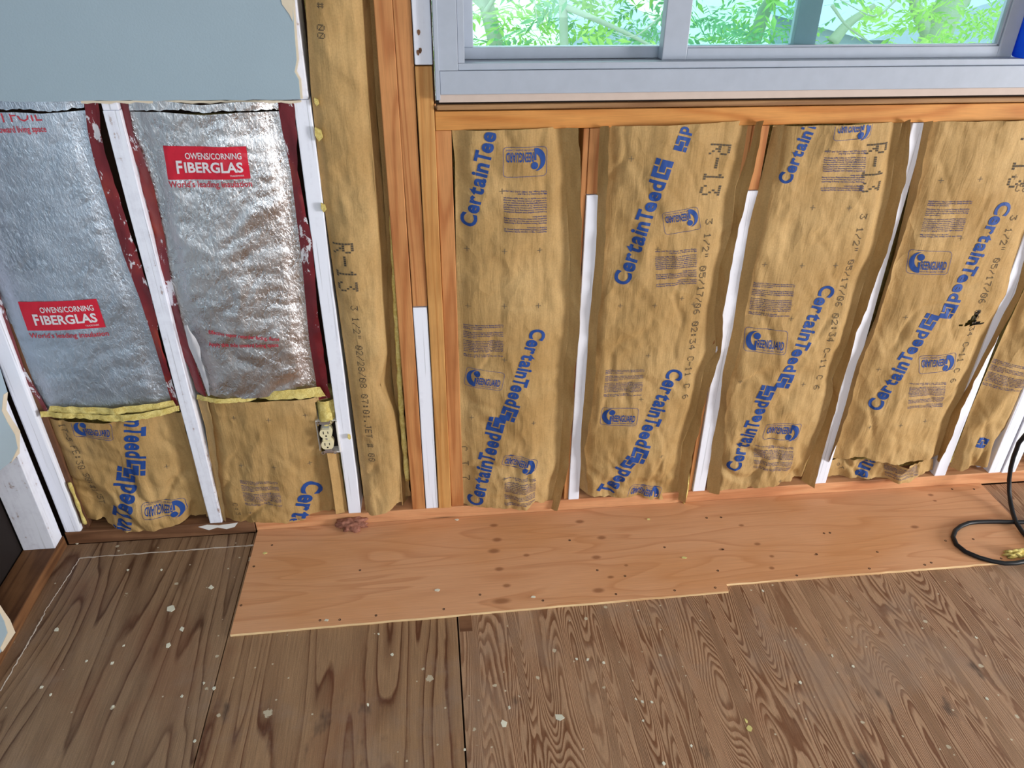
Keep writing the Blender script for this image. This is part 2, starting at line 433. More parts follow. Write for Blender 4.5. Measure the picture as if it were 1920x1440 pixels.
# window opening in the wall: x 0.02..1.62, z 1.205..2.15
WX0, WX1, WZ0, WZ1 = 0.024, 1.66, 1.205, 2.2
tag(mesh('wall_front', *join(box_vf(-1.35, WX0, .09, .112, -.3, ZC), box_vf(WX1, XR, .09, .112, -.3, ZC),
    box_vf(WX0, WX1, .09, .112, -.3, WZ0), box_vf(WX0, WX1, .09, .112, WZ1, ZC)), SHEATH), kind='structure')
tag(box('wall_left', XL-.115, XL-.095, YB, .09, -.3, ZC, DARKIN), kind='structure')  # near-black colour puts the shade of the open bay into this wall
tag(mesh('wall_right', *join(box_vf(XR, XR+.1, YB, -3.4, -.05, ZC), box_vf(XR, XR+.1, -1.8, .1, -.05, ZC),
    box_vf(XR, XR+.1, -3.4, -1.8, 2.05, ZC)), PLASTER), kind='structure')
tag(mesh('wall_rear', *join(box_vf(-1.35, -1.25, YB-.1, YB, -.05, ZC), box_vf(1.45, XR, YB-.1, YB, -.05, ZC),
    box_vf(-1.25, 1.45, YB-.1, YB, -.05, .95), box_vf(-1.25, 1.45, YB-.1, YB, 2.3, ZC)), PLASTER), kind='structure')
tag(box('ceiling', -1.35, XR, YB, .112, ZC, ZC+.05, PLASTER), kind='structure')
floor = tag(box('floor', -1.35, XR, YB, .09, -.06, -.03, SHEATH), kind='structure')
def sheet(x0, x1, y0, y1, mat):
    o = box('plywood_sheet', x0, x1, y0, y1, -.03, FZ, mat, floor, .001)
    return o
SEAM1, SEAM2 = FL(427, 1192, FZ)[0], FL(866, 1300, FZ)[0]
sheet(-1.25, SEAM1-.0012, YB, -.003, FLOOR_A)
sheet(SEAM1+.0012, SEAM2-.002, YB, -.003, FLOOR_B)
sheet(SEAM2+.002, SEAM2+2.42, -1.21, -.003, FLOOR_C)
sheet(SEAM2+2.424, XR, -1.21, -.003, FLOOR_C)
sheet(SEAM2+.002, XR, YB, -1.213, FLOOR_C)
# a short filler strip let in beside the seam
a = FL(859, 1150, FZ); b = FL(886, 1183, FZ)
box('filler_block', a[0]+.002, b[0], b[1], a[1], -.02, FZ+.0012, BROWN, floor, .0006)
# dried paint ridges left on the left sheet by an old skirting
def ridge_strip(p, q, w, h, seed, n=40):
    rs = random.Random(seed); p = np.array(p); q = np.array(q); d = q-p; nn = np.array([-d[1], d[0]])/np.linalg.norm(d)
    V = []; Fc = []
    for i in range(n+1):
        c = p+d*i/n+nn*rs.uniform(-.0015, .0015); ww = w*rs.uniform(.35, 1.0)
        V += [(c[0]-nn[0]*ww, c[1]-nn[1]*ww, FZ-.0005), (c[0], c[1], FZ+h*rs.uniform(.5, 1)), (c[0]+nn[0]*ww, c[1]+nn[1]*ww, FZ-.0005)]
        if i: o = 3*i; Fc += [[o-3, o, o+1, o-2], [o-2, o+1, o+2, o-1]]
    return V, Fc
CHALK = flat('chalky_paint_residue', srgb(196, 184, 172), .9)
for (p, q, w, s) in (((150, 1046), (478, 1022), .0050, 1), ((150, 1046), (82, 1150), .0028, 2), ((84, 1150), (0, 1296), .0042, 3)):
    mesh('paint_ridge', *ridge_strip(FL(*p, FZ), FL(*q, FZ), w, .0012, s), CHALK, floor)

# ------------------------------------------------------------------ framing lumber
def stud(name, x0, x1, z0, z1, mat, label, cat='stud', y0=0.0, y1=.089, group=None, bev=.002, lean=0.0, seed=0):
    vs, fs = box_vf(x0, x1, y0, y1, z0, z1, bev)
    # a few extra rings so that edges are not dead straight
    bm = bmesh.new(); bv = [bm.verts.new(v) for v in vs]
    for f in fs: bm.faces.new([bv[i] for i in f])
    long_ax = 2 if (z1-z0) > (x1-x0) else 0
    lo, hi = (z0, z1) if long_ax == 2 else (x0, x1)
    nb = max(2, int((hi-lo)/.05)); no = Vector((0, 0, 1)) if long_ax == 2 else Vector((1, 0, 0))
    for i in range(1, nb):
        c = Vector((0, 0, 0)); c[long_ax] = lo+(hi-lo)*i/nb
        bmesh.ops.bisect_plane(bm, geom=bm.verts[:]+bm.edges[:]+bm.faces[:], plane_co=c, plane_no=no)
    for v in bm.verts:
        s = v.co[long_ax]
        dd = float(perlin(s*3.1, seed*7.7+.5, 3))*.0016
        if long_ax == 2: v.co.x += dd+lean*(v.co.z-z0)
        else: v.co.z += dd*.5
    bm.verts.index_update()
    V = [tuple(v.co) for v in bm.verts]; Fc = [[v.index for v in f.verts] for f in bm.faces]; bm.free()
    return tag(mesh(name, V, Fc, mat), label, cat, group)
PZ = .040
stud('bottom_plate', -.568, 1.98, -.006, PZ, PLATE, 'fresh orange fir bottom plate running under the window studs', 'plate', seed=1)
stud('bottom_plate', XL+.002, -.571, FZ-.002, .036, BROWN, 'dark aged bottom plate under the foil-faced bays', 'plate', seed=2)
stud('window_header_rail', .020, 1.98, 1.161, 1.203, FIRH, 'orange fir rough sill board directly below the window', 'rail', seed=3, y0=-.001)
xa0, xa1 = -.697, -.662
stud('wall_stud', xa0, xa1+.001, .036, 1.215, WHITEWORN, 'white painted stud between the two silver foil bays', 'stud', seed=4)
stud('wall_stud', xa0+.001, xa1, 1.2155, ZC, WHITEW, 'stud top hidden behind the grey-blue wallboard', 'stud', seed=4)
xb0, xb1 = -.291, -.254
stud('wall_stud', xb0, xb1, PZ, 1.232, WHITEW, 'white painted stud right of the outlet', 'stud', seed=5)
stud('wall_stud', xb0+.002, xb1-.002, 1.2325, ZC, WHITEWORN, 'stained white stud end beside the torn wallboard edge', 'stud', seed=6)
S = stud
S('wall_stud', -.0995, -.0605, PZ, ZC, FIR, 'full height orange stud right of the narrow kraft batt', seed=7)
sp1 = W(788, 577)[1]
S('wall_stud', -.0590, -.0210, sp1+.003, ZC, FIR, 'orange stud piece ending above a short white stud', seed=8, y0=.001)
S('wall_stud', -.0585, -.0215, PZ, sp1, WHITEW, 'short white painted stud piece standing on the plate left of yellow board', seed=9)
sp2 = W(790, 124)[1]
S('wall_stud', -.0195, .0185, PZ, sp2, FIRY, 'pale yellow fir trimmer stud left of the window', seed=10, y0=-.003)
sw = S('wall_stud', -.0195, .0195, sp2+.003, ZC, WHITEW, 'white painted stud piece with nail holes beside window frame', seed=11, y0=-.004)
for (px, py) in ((785, 61), (788, 95), (784, 99)):
    x, z = W(px, py, -.005)
    mesh('nail_hole', *prism([(x+.0035*math.cos(t)*(1+.4*math.sin(3*t)), z+.006*math.sin(t)) for t in np.linspace(0, 6.28, 9)[:-1]], -.0052, -.0030, 'y'), BROWN, sw)
S('wall_stud', .0190, .0560, PZ, 1.160, FIR, 'orange cripple stud under the left end of the window', seed=12, y0=.003)
# cripple pairs between the kraft batts
zt = 1.160
def cripple(pxb_l, pxb_r, label, zsplit, upper, lower, xtop=None, seed=0, xoff=0.0):
    x0 = W(pxb_l, 930)[0]; x1 = W(pxb_r, 930)[0]
    return x0, x1
zs5 = W(1105, 366)[1]; zs6 = W(1405, 358)[1]
S('cripple_stud', .366, .3800, PZ, zt, FIR, 'orange cripple edge showing between first and second kraft batts under window', seed=13, y0=.003)
S('cripple_stud', .3808, .414, zs5+.002, zt, FIR, 'short brown upper piece above a white strip, right of first kraft batt', seed=14, y0=.001)
S('cripple_stud', .3808, .414, PZ, zs5, WHITEW, 'white painted strip between the first and second kraft batts', seed=15, y0=-.001)
S('cripple_stud', .776, .817, zs6+.002, zt, FIR, 'short orange upper stud piece between second and third kraft batts', seed=16)
S('cripple_stud', .778, .817, PZ, zs6, WHITEW, 'white painted lower stud between second and third kraft batts', seed=17)
S('cripple_stud', .764, .7765, PZ, zt, FIR, 'thin orange strip against the left of second white cripple stud', seed=18, y0=.006)
S('cripple_stud', 1.180, 1.217, PZ, zt, WHITEW, 'white cripple stud between third and fourth kraft batts', seed=19)
S('cripple_stud', 1.587, 1.625, PZ, zt, WHITEW, 'white cripple stud between fourth batt and rightmost batt', seed=20)
xr = W(1852, 870)[0]
S('corner_stud', xr-.004, xr+.026, PZ, zt, WHITEWORN, 'greyish worn corner stud right of the rightmost kraft batt', seed=21, y0=.030)
S('corner_stud', xr+.014, xr+.055, PZ, 2.2, WHITEW, 'white corner stud left of the black cord', seed=22, y0=-.002)
S('corner_stud', xr+.0575, xr+.105, PZ, 2.2, WHITEW, 'second white corner stud at right picture edge', seed=23, y0=-.006)
# left corner
S('corner_stud', -1.108, -1.062, .036, ZC, WHITEW, 'white corner stud at left end of the window wall', seed=24, y0=-.002, bev=.006)
S('end_stud', XL-.089, XL-.002, .030, .62, WHITEWORN, 'broad white end stud of the side wall above dark opening', seed=25, y0=-.058, y1=-.008)
S('end_stud', XL-.089, XL-.002, .6205, ZC, WHITEW, 'upper white end stud behind the blue side wallboard', seed=25, y0=-.058, y1=-.008)
sp = tag(box('side_plate', XL-.092, XL+.001, YB+.02, -.004, FZ-.001, .030, BROWNY, bev=.003), 'brown aged bottom plate along the left side wall', 'plate')
sm = [o for o in COL.objects if o.name == 'bottom_plate.001'][0]
q = [W(px, py, -.0006) for px, py in ((372,988),(388,984),(410,985),(446,980),(440,988),(425,992),(408,989),(392,994))]
mesh('paint_smear', *prism(q, -.0008, .0002, 'y'), WHITEPL, sm)
# brown cheek of the first bay, left of first foil
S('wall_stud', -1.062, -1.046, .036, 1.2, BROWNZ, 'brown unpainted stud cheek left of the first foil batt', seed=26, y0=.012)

# ------------------------------------------------------------------ batts
def interp(poly):
    a = np.array(sorted((z, x) for x, z in poly)); return lambda z: np.interp(z, a[:,0], a[:,1])
class Sheet:
    """a wrinkled facing of an insulation batt, given by its side edges and its top and bottom edges"""
    def __init__(s, root, left, right, top, bot, yedge, bulge, seed, amp=1.0, kind='kraft', name='paper_facing', mat=None, cut=None):
        ym = yedge-bulge*.5
        w = lambda pl, Y: [W(px, py, Y) for px, py in pl]
        s.root = root; s.kind = kind; s.amp = amp; s.seed = seed; s.yedge = yedge; s.bulge = bulge
        s.L = interp(w(left, yedge)); s.R = interp(w(right, yedge))
        s.Ls, s.Rs = left, right
        t = np.array(sorted(w(top, ym))); b = np.array(sorted(w(bot, ym)))
        s.T = lambda x: np.interp(x, t[:,0], t[:,1]); s.B = lambda x: np.interp(x, b[:,0], b[:,1])
        s.zlo, s.zhi = b[:,1].min(), t[:,1].max()
        step = .0048
        ns = max(12, int((t[-1,0]-t[0,0])/step)); nz = max(12, int((s.zhi-s.zlo)/step/1.15))
        u = np.linspace(0, 1, ns+1); v = np.linspace(0, 1, nz+1)
        U, Vv = np.meshgrid(u, v)
        zm = s.zlo+(s.zhi-s.zlo)*Vv
        X = s.L(zm)+(s.R(zm)-s.L(zm))*U
        jag = perlin(X*60, X*0+seed, 8)*.0035+perlin(X*190, X*0+seed, 9)*.0018
        Z = (s.B(X)+jag)+(s.T(X)-s.B(X)-jag)*Vv
        X = s.L(Z)+(s.R(Z)-s.L(Z))*U
        Y = s.y(X, Z)
        verts = np.stack([X, Y, Z], -1).reshape(-1, 3)
        idx = np.arange((ns+1)*(nz+1)).reshape(nz+1, ns+1)
        f = np.stack([idx[:-1,:-1], idx[:-1,1:], idx[1:,1:], idx[1:,:-1]], -1).reshape(-1, 4)
        if cut is not None:
            c = verts[f].mean(1); f = f[~cut(c[:,0], c[:,2])]
        s.obj = mesh(name, verts, f, mat or KRAFT, root, smooth=True)
    def y(s, x, z):
        l, r = s.L(z), s.R(z); q = np.clip((x-l)/(r-l+1e-6), 0, 1)
        e = np.clip(np.minimum(q, 1-q)*7, 0, 1); e = e*e*(3-2*e)
        sd = s.seed*3.17
        if s.kind == 'kraft':
            lowz = np.clip((s.zlo+.30-z)/.30, 0, 1)
            k = s.amp*(1+1.5*lowz)
            wx = x+.02*perlin(x*9, z*6, s.seed+40); wz = z+.03*perlin(x*7, z*5, s.seed+41)
            n = .0075*perlin(x*6+sd, z*3.2, s.seed) + .0042*perlin(wx*15+sd, wz*8, s.seed+1)
            n += -.0046*np.maximum(ridge(wx*8+sd, wz*5, s.seed+2)-.72, 0)/.28*(.5+perlin(x*5, z*4, s.seed+3))
            n += .0030*np.abs(perlin((wx+wz*.35)*17, (wz-wx*.2)*9, s.seed+4))
            n += .0010*perlin(x*62, z*13, s.seed+5)
            mk = .35+np.clip(perlin(x*4+sd, z*3, s.seed+6)*1.6+.4, 0, 1.3)
            n += .0080*(worley(wx*10+sd, wz*5.5, s.seed)-.45)*mk+.0034*(worley((wx+.3*wz)*24, (wz-.2*wx)*13+sd, s.seed+9)-.45)*mk
            n = n*k
        else:
            wx = x+.03*perlin(x*8, z*8, s.seed+40); wz = z+.03*perlin(x*9, z*7, s.seed+41)
            n = .008*perlin(x*5+sd, z*4, s.seed)+.0040*np.abs(perlin((wx+.7*wz)*9, (wz-.6*wx)*16, s.seed+1))
            n += .0014*np.abs(perlin((wx-.4*wz)*26, (wz+.3*wx)*30, s.seed+2))+.0005*perlin(x*75, z*70, s.seed+3)+.004*(worley(wx*11, wz*9, s.seed+5)-.45)
            n = n*s.amp
        return s.yedge-s.bulge*np.sin(q*math.pi)**.6*e-(n)*(.15+.85*e)
    # ---- things printed on it
    def put(s, name, P2, tris, mat, maxlen=.009, off=.0011):
        """P2: points in wall metres (x,z); conforms them to the facing"""
        P2 = np.array(P2, float); tris = np.array(tris, int)
        for it in range(5):           # split long edges
            if len(tris) == 0: return None
            A, B, C = P2[tris[:,0]], P2[tris[:,1]], P2[tris[:,2]]
            le = np.stack([np.linalg.norm(A-B, axis=1), np.linalg.norm(B-C, axis=1), np.linalg.norm(C-A, axis=1)], 1)
            big = le.max(1) > maxlen
            if not big.any(): break
            keep = tris[~big]; T = tris[big]; L = le[big]; j = L.argmax(1); r = np.arange(len(T))
            a, b, c = T[r, j], T[r, (j+1) % 3], T[r, (j+2) % 3]
            m = len(P2)+np.arange(len(T)); P2 = np.vstack([P2, (P2[a]+P2[b])/2])
            tris = np.vstack([keep, np.stack([a, m, c], 1), np.stack([m, b, c], 1)])
        x, z = P2[:,0], P2[:,1]
        ok = (x > s.L(z)+.002) & (x < s.R(z)-.002) & (z < s.T(x)-.001) & (z > s.B(x)+.004)
        tris = tris[ok[tris].all(1)]
        if len(tris) == 0: return None
        used = np.unique(tris); re = -np.ones(len(P2), int); re[used] = np.arange(len(used))
        x, z = x[used], z[used]
        o = mesh(name, np.stack([x, s.y(x, z)-off, z], 1), re[tris], mat, s.obj)
        if name in ('alignment_marks', 'date_code', 'fine_print', 'rating_stamp'): o['kind'] = 'stuff'
        return o

def flange(root, name, inner, outer, yi, yo, mat, seed, cols=5, curl=.0, wob=1.0, rows=110):
    """a strip of paper between two edges (pixel polylines): inner at depth yi, outer at depth yo"""
    A = interp([W(px, py, yi) for px, py in inner]); B = interp([W(px, py, yo) for px, py in outer])
    za = [W(*p, yi)[1] for p in inner]; zb = [W(*p, yo)[1] for p in outer]
    u = np.linspace(0, 1, cols+1); v = np.linspace(0, 1, rows+1); U, V = np.meshgrid(u, v)
    Za = min(za)+(max(za)-min(za))*V; Zb = min(zb)+(max(zb)-min(zb))*V
    Z = Za*(1-U)+Zb*U
    X = A(Za)*(1-U)+B(Zb)*U
    Y = yi*(1-U)+yo*U-curl*np.sin(U*math.pi)+wob*(.006*perlin(Z*9, U*1.3+seed, seed)+.003*perlin(Z*31, U*2+seed, seed+1))*U
    X = X+wob*.003*perlin(Z*26, U+seed*2.1, seed+2)*U
    idx = np.arange((cols+1)*(rows+1)).reshape(rows+1, cols+1)
    f = np.stack([idx[:-1,:-1], idx[:-1,1:], idx[1:,1:], idx[1:,:-1]], -1).reshape(-1, 4)
    return mesh(name, np.stack([X, Y, Z], -1).reshape(-1, 3), f, mat, root, smooth=True)
def core(root, x0, x1, z0, z1, y0=.058, y1=.086, seed=0):
    n, m = 14, max(6, int((z1-z0)/.03)); V = []; Fc = []
    for j in range(m+1):
        for i in range(n+1):
            x = x0+(x1-x0)*i/n; z = z0+(z1-z0)*j/m; V.append((x, y0-.006*float(perlin(x*30, z*30, seed)), z))
    for j in range(m):
        for i in range(n): a = j*(n+1)+i; Fc.append([a, a+1, a+n+2, a+n+1])
    b = box_vf(x0, x1, y0+.008, y1, z0, z1)
    return mesh('fiberglass_core', *join((V, Fc), b), FIBER, root, smooth=False)

# ---- lettering
_tc = {}
def text2d(txt, bold=0.0, res=3):
    key = (txt, bold, res)
    if key not in _tc:
        cu = bpy.data.curves.new('lettering', 'FONT'); cu.body = txt; cu.size = 1.0; cu.resolution_u = res; cu.offset = bold
        cu.fill_mode = 'FRONT'
        o = bpy.data.objects.new('lettering', cu); COL.objects.link(o)
        dg = bpy.context.evaluated_depsgraph_get(); me = o.evaluated_get(dg).to_mesh(); me.calc_loop_triangles()
        v = np.zeros(len(me.vertices)*3); me.vertices.foreach_get('co', v); v = v.reshape(-1, 3)[:, :2]
        t = np.zeros(len(me.loop_triangles)*3, int); me.loop_triangles.foreach_get('vertices', t)
        o.evaluated_get(dg).to_mesh_clear(); bpy.data.objects.remove(o); bpy.data.curves.remove(cu)
        _tc[key] = (v, t.reshape(-1, 3))
    v, t = _tc[key]; return v.copy(), t.copy()
def frame(A, B):
    A = np.array(A); B = np.array(B); d = B-A; L = np.linalg.norm(d); e = d/L; return A, e, np.array([-e[1], e[0]]), L
def merge2(items):
    P = []; T = []; o = 0
    for p, t in items:
        P.append(np.asarray(p, float)); T.append(np.asarray(t, int)+o); o += len(p)
    return np.vstack(P), np.vstack(T)
def rect2(x0, y0, x1, y1): return [(x0, y0), (x1, y0), (x1, y1), (x0, y1)], [(0, 1, 2), (0, 2, 3)]
MARK = ["111111111111", "111111111111", "111111111111", "111000000111", "111011110111", "111011110111", "111011110111", "000011110000", "111111110111", "111111110111", "111111110111", "111111110111"]
def brand(sh, c_px, d_px, cap=.19, mark=True, txt='CertainTeed', ms=1.0):
    """brand lettering whose first letter is centred on c_px and last on d_px, followed by the square mark"""
    Y = sh.yedge-sh.bulge
    A, e, u, L = frame(W(*c_px, Y), W(*d_px, Y))
    gl = []; x = 0.0; cs = []
    for i, ch in enumerate(txt):                  # letters set tight, one by one
        v, t = text2d(ch, .034, 4); w0, w1 = v[:,0].min(), v[:,0].max()
        if ch == 'T':
            x -= .035; v[:,0] = w0+(v[:,0]-w0)*.86; w1 = v[:,0].max()
        v[:,0] += x-w0; gl.append((v, t)); cs.append(x+(w1-w0)/2)
        x += (w1-w0)+(-.035 if ch == 'T' else .055)
    v, t = merge2(gl); w = v[:,0].max(); h = cap*L
    x0, x1 = cs[0], cs[-1]
    sx = L/(x1-x0); sy = h/.72
    P = A+np.outer((v[:,0]-x0)*sx, e)+np.outer((v[:,1]-.34)*sy, u)
    items = [(P, t)]
    if mark:
        s = h*1.08*ms; m0 = (w-x0)*sx+h*.16; c = s/12
        for j, row in enumerate(MARK):            # row index runs along the reading direction
            for i, ch in enumerate(row):
                if ch == '1':
                    q, tt = rect2(m0+j*c, -s*.5+i*c, m0+(j+1)*c, -s*.5+(i+1)*c); q = np.array(q)
                    items.append((A+np.outer(q[:,0], e)+np.outer(q[:,1], u), tt))
    P, T = merge2(items)
    return sh.put('brand_lettering', P, T, INK)
def mark_only(sh, a_px, b_px, size):
    Y = sh.yedge-sh.bulge; A, e, u, L = frame(W(*a_px, Y), W(*b_px, Y)); c = size/12; items = []
    for j, row in enumerate(MARK):
        for i, ch in enumerate(row):
            if ch == '1':
                q, tt = rect2(j*c, -size*.5+i*c, (j+1)*c, -size*.5+(i+1)*c); q = np.array(q)
                items.append((A+np.outer(q[:,0], e)+np.outer(q[:,1], u), tt))
    P, T = merge2(items); return sh.put('brand_mark', P, T, INK)
def greenguard(sh, l_px, r_px, hgt=.56, shear=0.0):
    """the air quality mark: l_px / r_px are the middles of its left and right sides in reading direction"""
    Y = sh.yedge-sh.bulge
    A, e, u, L = frame(W(*l_px, Y), W(*r_px, Y)); items = []
    h = hgt
    def rr(inset, n=6, r=.09):
        pts = []
        for cx, cy, a0 in ((1-r, h-r, 0), (r, h-r, 90), (r, r, 180), (1-r, r, 270)):
            for i in range(n+1):
                a = math.radians(a0+90*i/n); pts.append((cx+(r-inset)*math.cos(a), cy+(r-inset)*math.sin(a)))
        return pts
    o, i_ = rr(0), rr(.009); n = len(o)
    items.append((o+i_, [q for k_ in range(n) for q in ((k_, (k_+1) % n, n+(k_+1) % n), (k_, n+(k_+1) % n, n+k_))]))
    a = np.radians(np.linspace(88, 275, 26))
    oc = np.stack([.250+.215*np.cos(a), .280+.250*np.sin(a)], 1)
    ic = np.stack([.312+.165*np.cos(a*0+np.radians(np.linspace(94, 262, 26))), .335+.200*np.sin(np.radians(np.linspace(94, 262, 26)))], 1)
    ic[-1] = (.268, .155); items.append((np.vstack([oc, ic]), [q for k_ in range(25) for q in ((k_, k_+1, 27+k_), (k_, 27+k_, 26+k_))]))
    items.append(rect2(.245, .035, .290, .29))
    g = [(.285, .41)]+[(.285+.082*math.cos(t), .41+.085*math.sin(t)) for t in np.linspace(0, 2*math.pi, 19)[:-1]]
    items.append((g, [(0, 1+k_, 1+(k_+1) % 18) for k_ in range(18)]))
    v, t = text2d('REENGUARD', .022, 2); w = v[:,0].max(); items.append((np.stack([.30+v[:,0]*(.63/w), .12+v[:,1]*.29], 1), t))
    v, t = text2d('Indoor Air Quality Certified', .0, 1); w = v[:,0].max(); items.append((np.stack([.27+v[:,0]*(.66/w), .05+v[:,1]*.065], 1), t))
    P, T = merge2(items); P[:,1] -= h/2
    P[:,0] += P[:,1]*shear
    return sh.put('certification_mark', A+np.outer(P[:,0]*L, e)+np.outer(P[:,1]*L, u), T, INK)
PARA = ['Application: Vapor retarder facing should be', 'applied toward heated area (living space) of', 'building or structure.', '',
        'Warning: Vapor retarder facing is flammable', 'and should not be left exposed. Special care', 'should be taken when working close to facing', 'with open flame.', '',
        'If material is applied over existing insulation,', 'or between wood framing and chimneys,', 'flues and similar heat sources, the facing should', 'be removed. To prevent overheating of', 'recessed light fixtures, do not insulate on top', 'of or within 3" of such devices. This warning', 'does not apply to IC type light fixtures.', '',
        'Mfg. by the maker, P.O. Box 860', 'Valley Forge, PA 19482 (610) 341-7000']
def para(sh, tl, tr, bl):
    Y = sh.yedge-sh.bulge
    A, e, u, L = frame(W(*tl, Y), W(*tr, Y)); Bp = np.array(W(*bl, Y)); dn = (Bp-A)/len(PARA)
    items = []
    for i, ln in enumerate(PARA):
        if not ln: continue
        v, t = text2d(ln, .022, 1); w = v[:,0].max()
        frac = 1.0 if len(ln) > 36 else len(ln)/46
        hh = np.linalg.norm(dn)
        o = A+dn*(i+.85)
        items.append((o+np.outer(v[:,0]*(L*frac/w), e)+np.outer(v[:,1]*hh*.95, u), t))
    P, T = merge2(items)
    return sh.put('fine_print', P, T, INKD, .012)
def crosses(sh, pts, mat=None):
    items = []; Y = sh.yedge-sh.bulge; r, w = .0068, .0007
    for p in pts:
        c = np.array(W(*p, Y))
        for q, t in (rect2(-r, -w, r, w), rect2(-w, -r, w, r)): items.append((np.array(q)+c, t))
    P, T = merge2(items); sh.put('alignment_marks', P, T, CROSSINK)
D57 = {'0': '0E11191513110E', '1': '040C040404040E', '2': '0E11010204081F', '3': '1F02040201110E', '4': '02060A121F0202', '5': '1F101E0101110E',
       '6': '0608101E11110E', '7': '1F010204040404', '8': '0E11110E11110E', 'R': '1E11111E141211', '-': '0000001F000000', '/': '01010204081010',
       '"': '0A0A0A00000000', ':': '000C0C000C0C00', 'C': '0E11101010110E', 'F': '1F10101E101010', 'E': '1F10101E10101F', 'T': '1F040404040404',
       'S': '0F10100E01011E', '.': '00000000000C0C', 'J': '0702020202120C', 'L': '1010101010101F', ' ': '00000000000000', '#': '0A1F0A0A0A1F0A', 'o': '00000E1111110E'}
def dots(sh, txt, a_px, b_px, h, fill=.84, name='date_code'):
    Y = sh.yedge-sh.bulge
    A, e, u, L = frame(W(*a_px, Y), W(*b_px, Y)); items = []; adv = L/len(txt); c = h/7; cw = min(adv*.8/5, c*1.1)
    for i, ch in enumerate(txt):
        rows = D57.get(ch, D57[' '])
        for j in range(7):
            b = int(rows[2*j:2*j+2], 16)
            for k_ in range(5):
                if b >> (4-k_) & 1:
                    q, t = rect2(i*adv+k_*cw, (6-j)*c-h/2, i*adv+k_*cw+cw*fill, (6-j)*c-h/2+c*fill)
                    q = np.array(q); items.append((A+np.outer(q[:,0], e)+np.outer(q[:,1], u), t))
    P, T = merge2(items); return sh.put(name, P, T, DOTINK)

def batt(label, x, z, group='kraft faced insulation batts'):
    return empty('insulation_batt', (x, .02, z), label, 'insulation', group)

# --- first batt under the window
r = batt('first kraft batt under the window, left of the others, bottom corner torn', .20, PZ)
p1l = [(847,245),(853,300),(855,480),(857,580),(860,650),(860,760),(868,948)]
p1r = [(1052,240),(1058,300),(1068,480),(1067,630),(1056,687),(1057,747),(1052,820),(1048,877),(1030,953)]
P1 = Sheet(r, p1l, p1r, [(845,245),(940,243),(1055,238)], [(868,948),(985,948),(1000,936),(1035,952)], .006, .022, 11)
flange(r, 'stapling_flange', p1r, [(1085,240),(1088,300),(1090,480),(1087,627),(1077,693),(1075,760),(1066,873),(1045,958)], .006, -.020, KRAFT, 4)
core(r, .060, .366, PZ+.006, 1.155)
brand(P1, (879,415), (919,236), .165, False)
brand(P1, (1008,628), (962,755)); brand(P1, (891,941), (924,821))
greenguard(P1, (1026,303), (943,305), .66); greenguard(P1, (873,710), (944,717)); greenguard(P1, (1006,872), (943,862), .38)
para(P1, (1026,438), (946,437), (1026,358)); para(P1, (869,612), (944,608), (870,674)); para(P1, (1003,944), (946,946), (1004,893))
crosses(P1, [(942,359),(876,470),(946,471),(1013,471),(878,577),(946,575),(1010,575),(946,675),(885,788),(1001,794),(945,897)])
dots(P1, 'CT7', (870,845), (877,925), .022, name='date_code')
# --- second batt
r = batt('second kraft batt under the window, with large R-13 stamp beside an upright brand', .60, PZ)
p2f = [(1122,237),(1118,330),(1113,480),(1100,607),(1095,700),(1088,780),(1086,850),(1087,915)]
p2r = [(1414,229),(1398,300),(1380,350),(1372,430),(1349,500),(1339,593),(1343,657),(1320,693),(1305,770),(1280,830),(1268,935)]
P2 = Sheet(r, p2f, p2r, [(1120,238),(1260,232),(1416,226)], [(1086,915),(1103,928),(1200,930),(1257,940),(1270,935)], .006, .024, 22, 1.1)
flange(r, 'stapling_flange', p2f, [(1142,236),(1140,330),(1133,480),(1122,597),(1117,693),(1105,797),(1097,840),(1103,928)], .004, -.020, KRAFT, 6)
flange(r, 'stapling_flange', p2r, [(1432,226),(1416,300),(1402,358),(1385,430),(1368,520),(1355,590),(1353,660),(1323,750),(1301,847),(1284,943)], .006, -.022, KRAFT, 7)
core(r, .420, .758, PZ+.006, 1.155)
# loose yellow fluff hanging at the lower right corner
xx = [W(1291, 880, -.012), W(1288, 915, -.014), W(1283, 948, -.012)]
mesh('fiber_tuft', *tube(spline([(x, -.006, z) for x, z in xx], 9), [.003,.006,.007,.008,.008,.008,.007,.005,.002], 7), FIBER, r, smooth=True)
brand(P2, (1168,522), (1230,347), .165); brand(P2, (1342,95), (1287,245), .175)
brand(P2, (1266,705), (1207,831), .195); brand(P2, (1138,920), (1165,884), .66, True, 'Teed', .75)
greenguard(P2, (1312,409), (1244,420), .66, -.15); greenguard(P2, (1128,783), (1196,782)); greenguard(P2, (1240,932), (1180,922), .45)
para(P2, (1306,533), (1230,538), (1307,466)); para(P2, (1137,697), (1209,693), (1133,747))
crosses(P2, [(1185,299),(1234,468),(1164,575),(1227,572),(1302,572),(1216,668),(1203,750),(1279,560),(1240,855)])
dots(P2, 'R-13', (1356,272), (1331,374), .056, .8, 'rating_stamp'); dots(P2, '3 1/2" 05/17/06 02:34 C-11 C 6', (1332,412), (1286,752), .019)
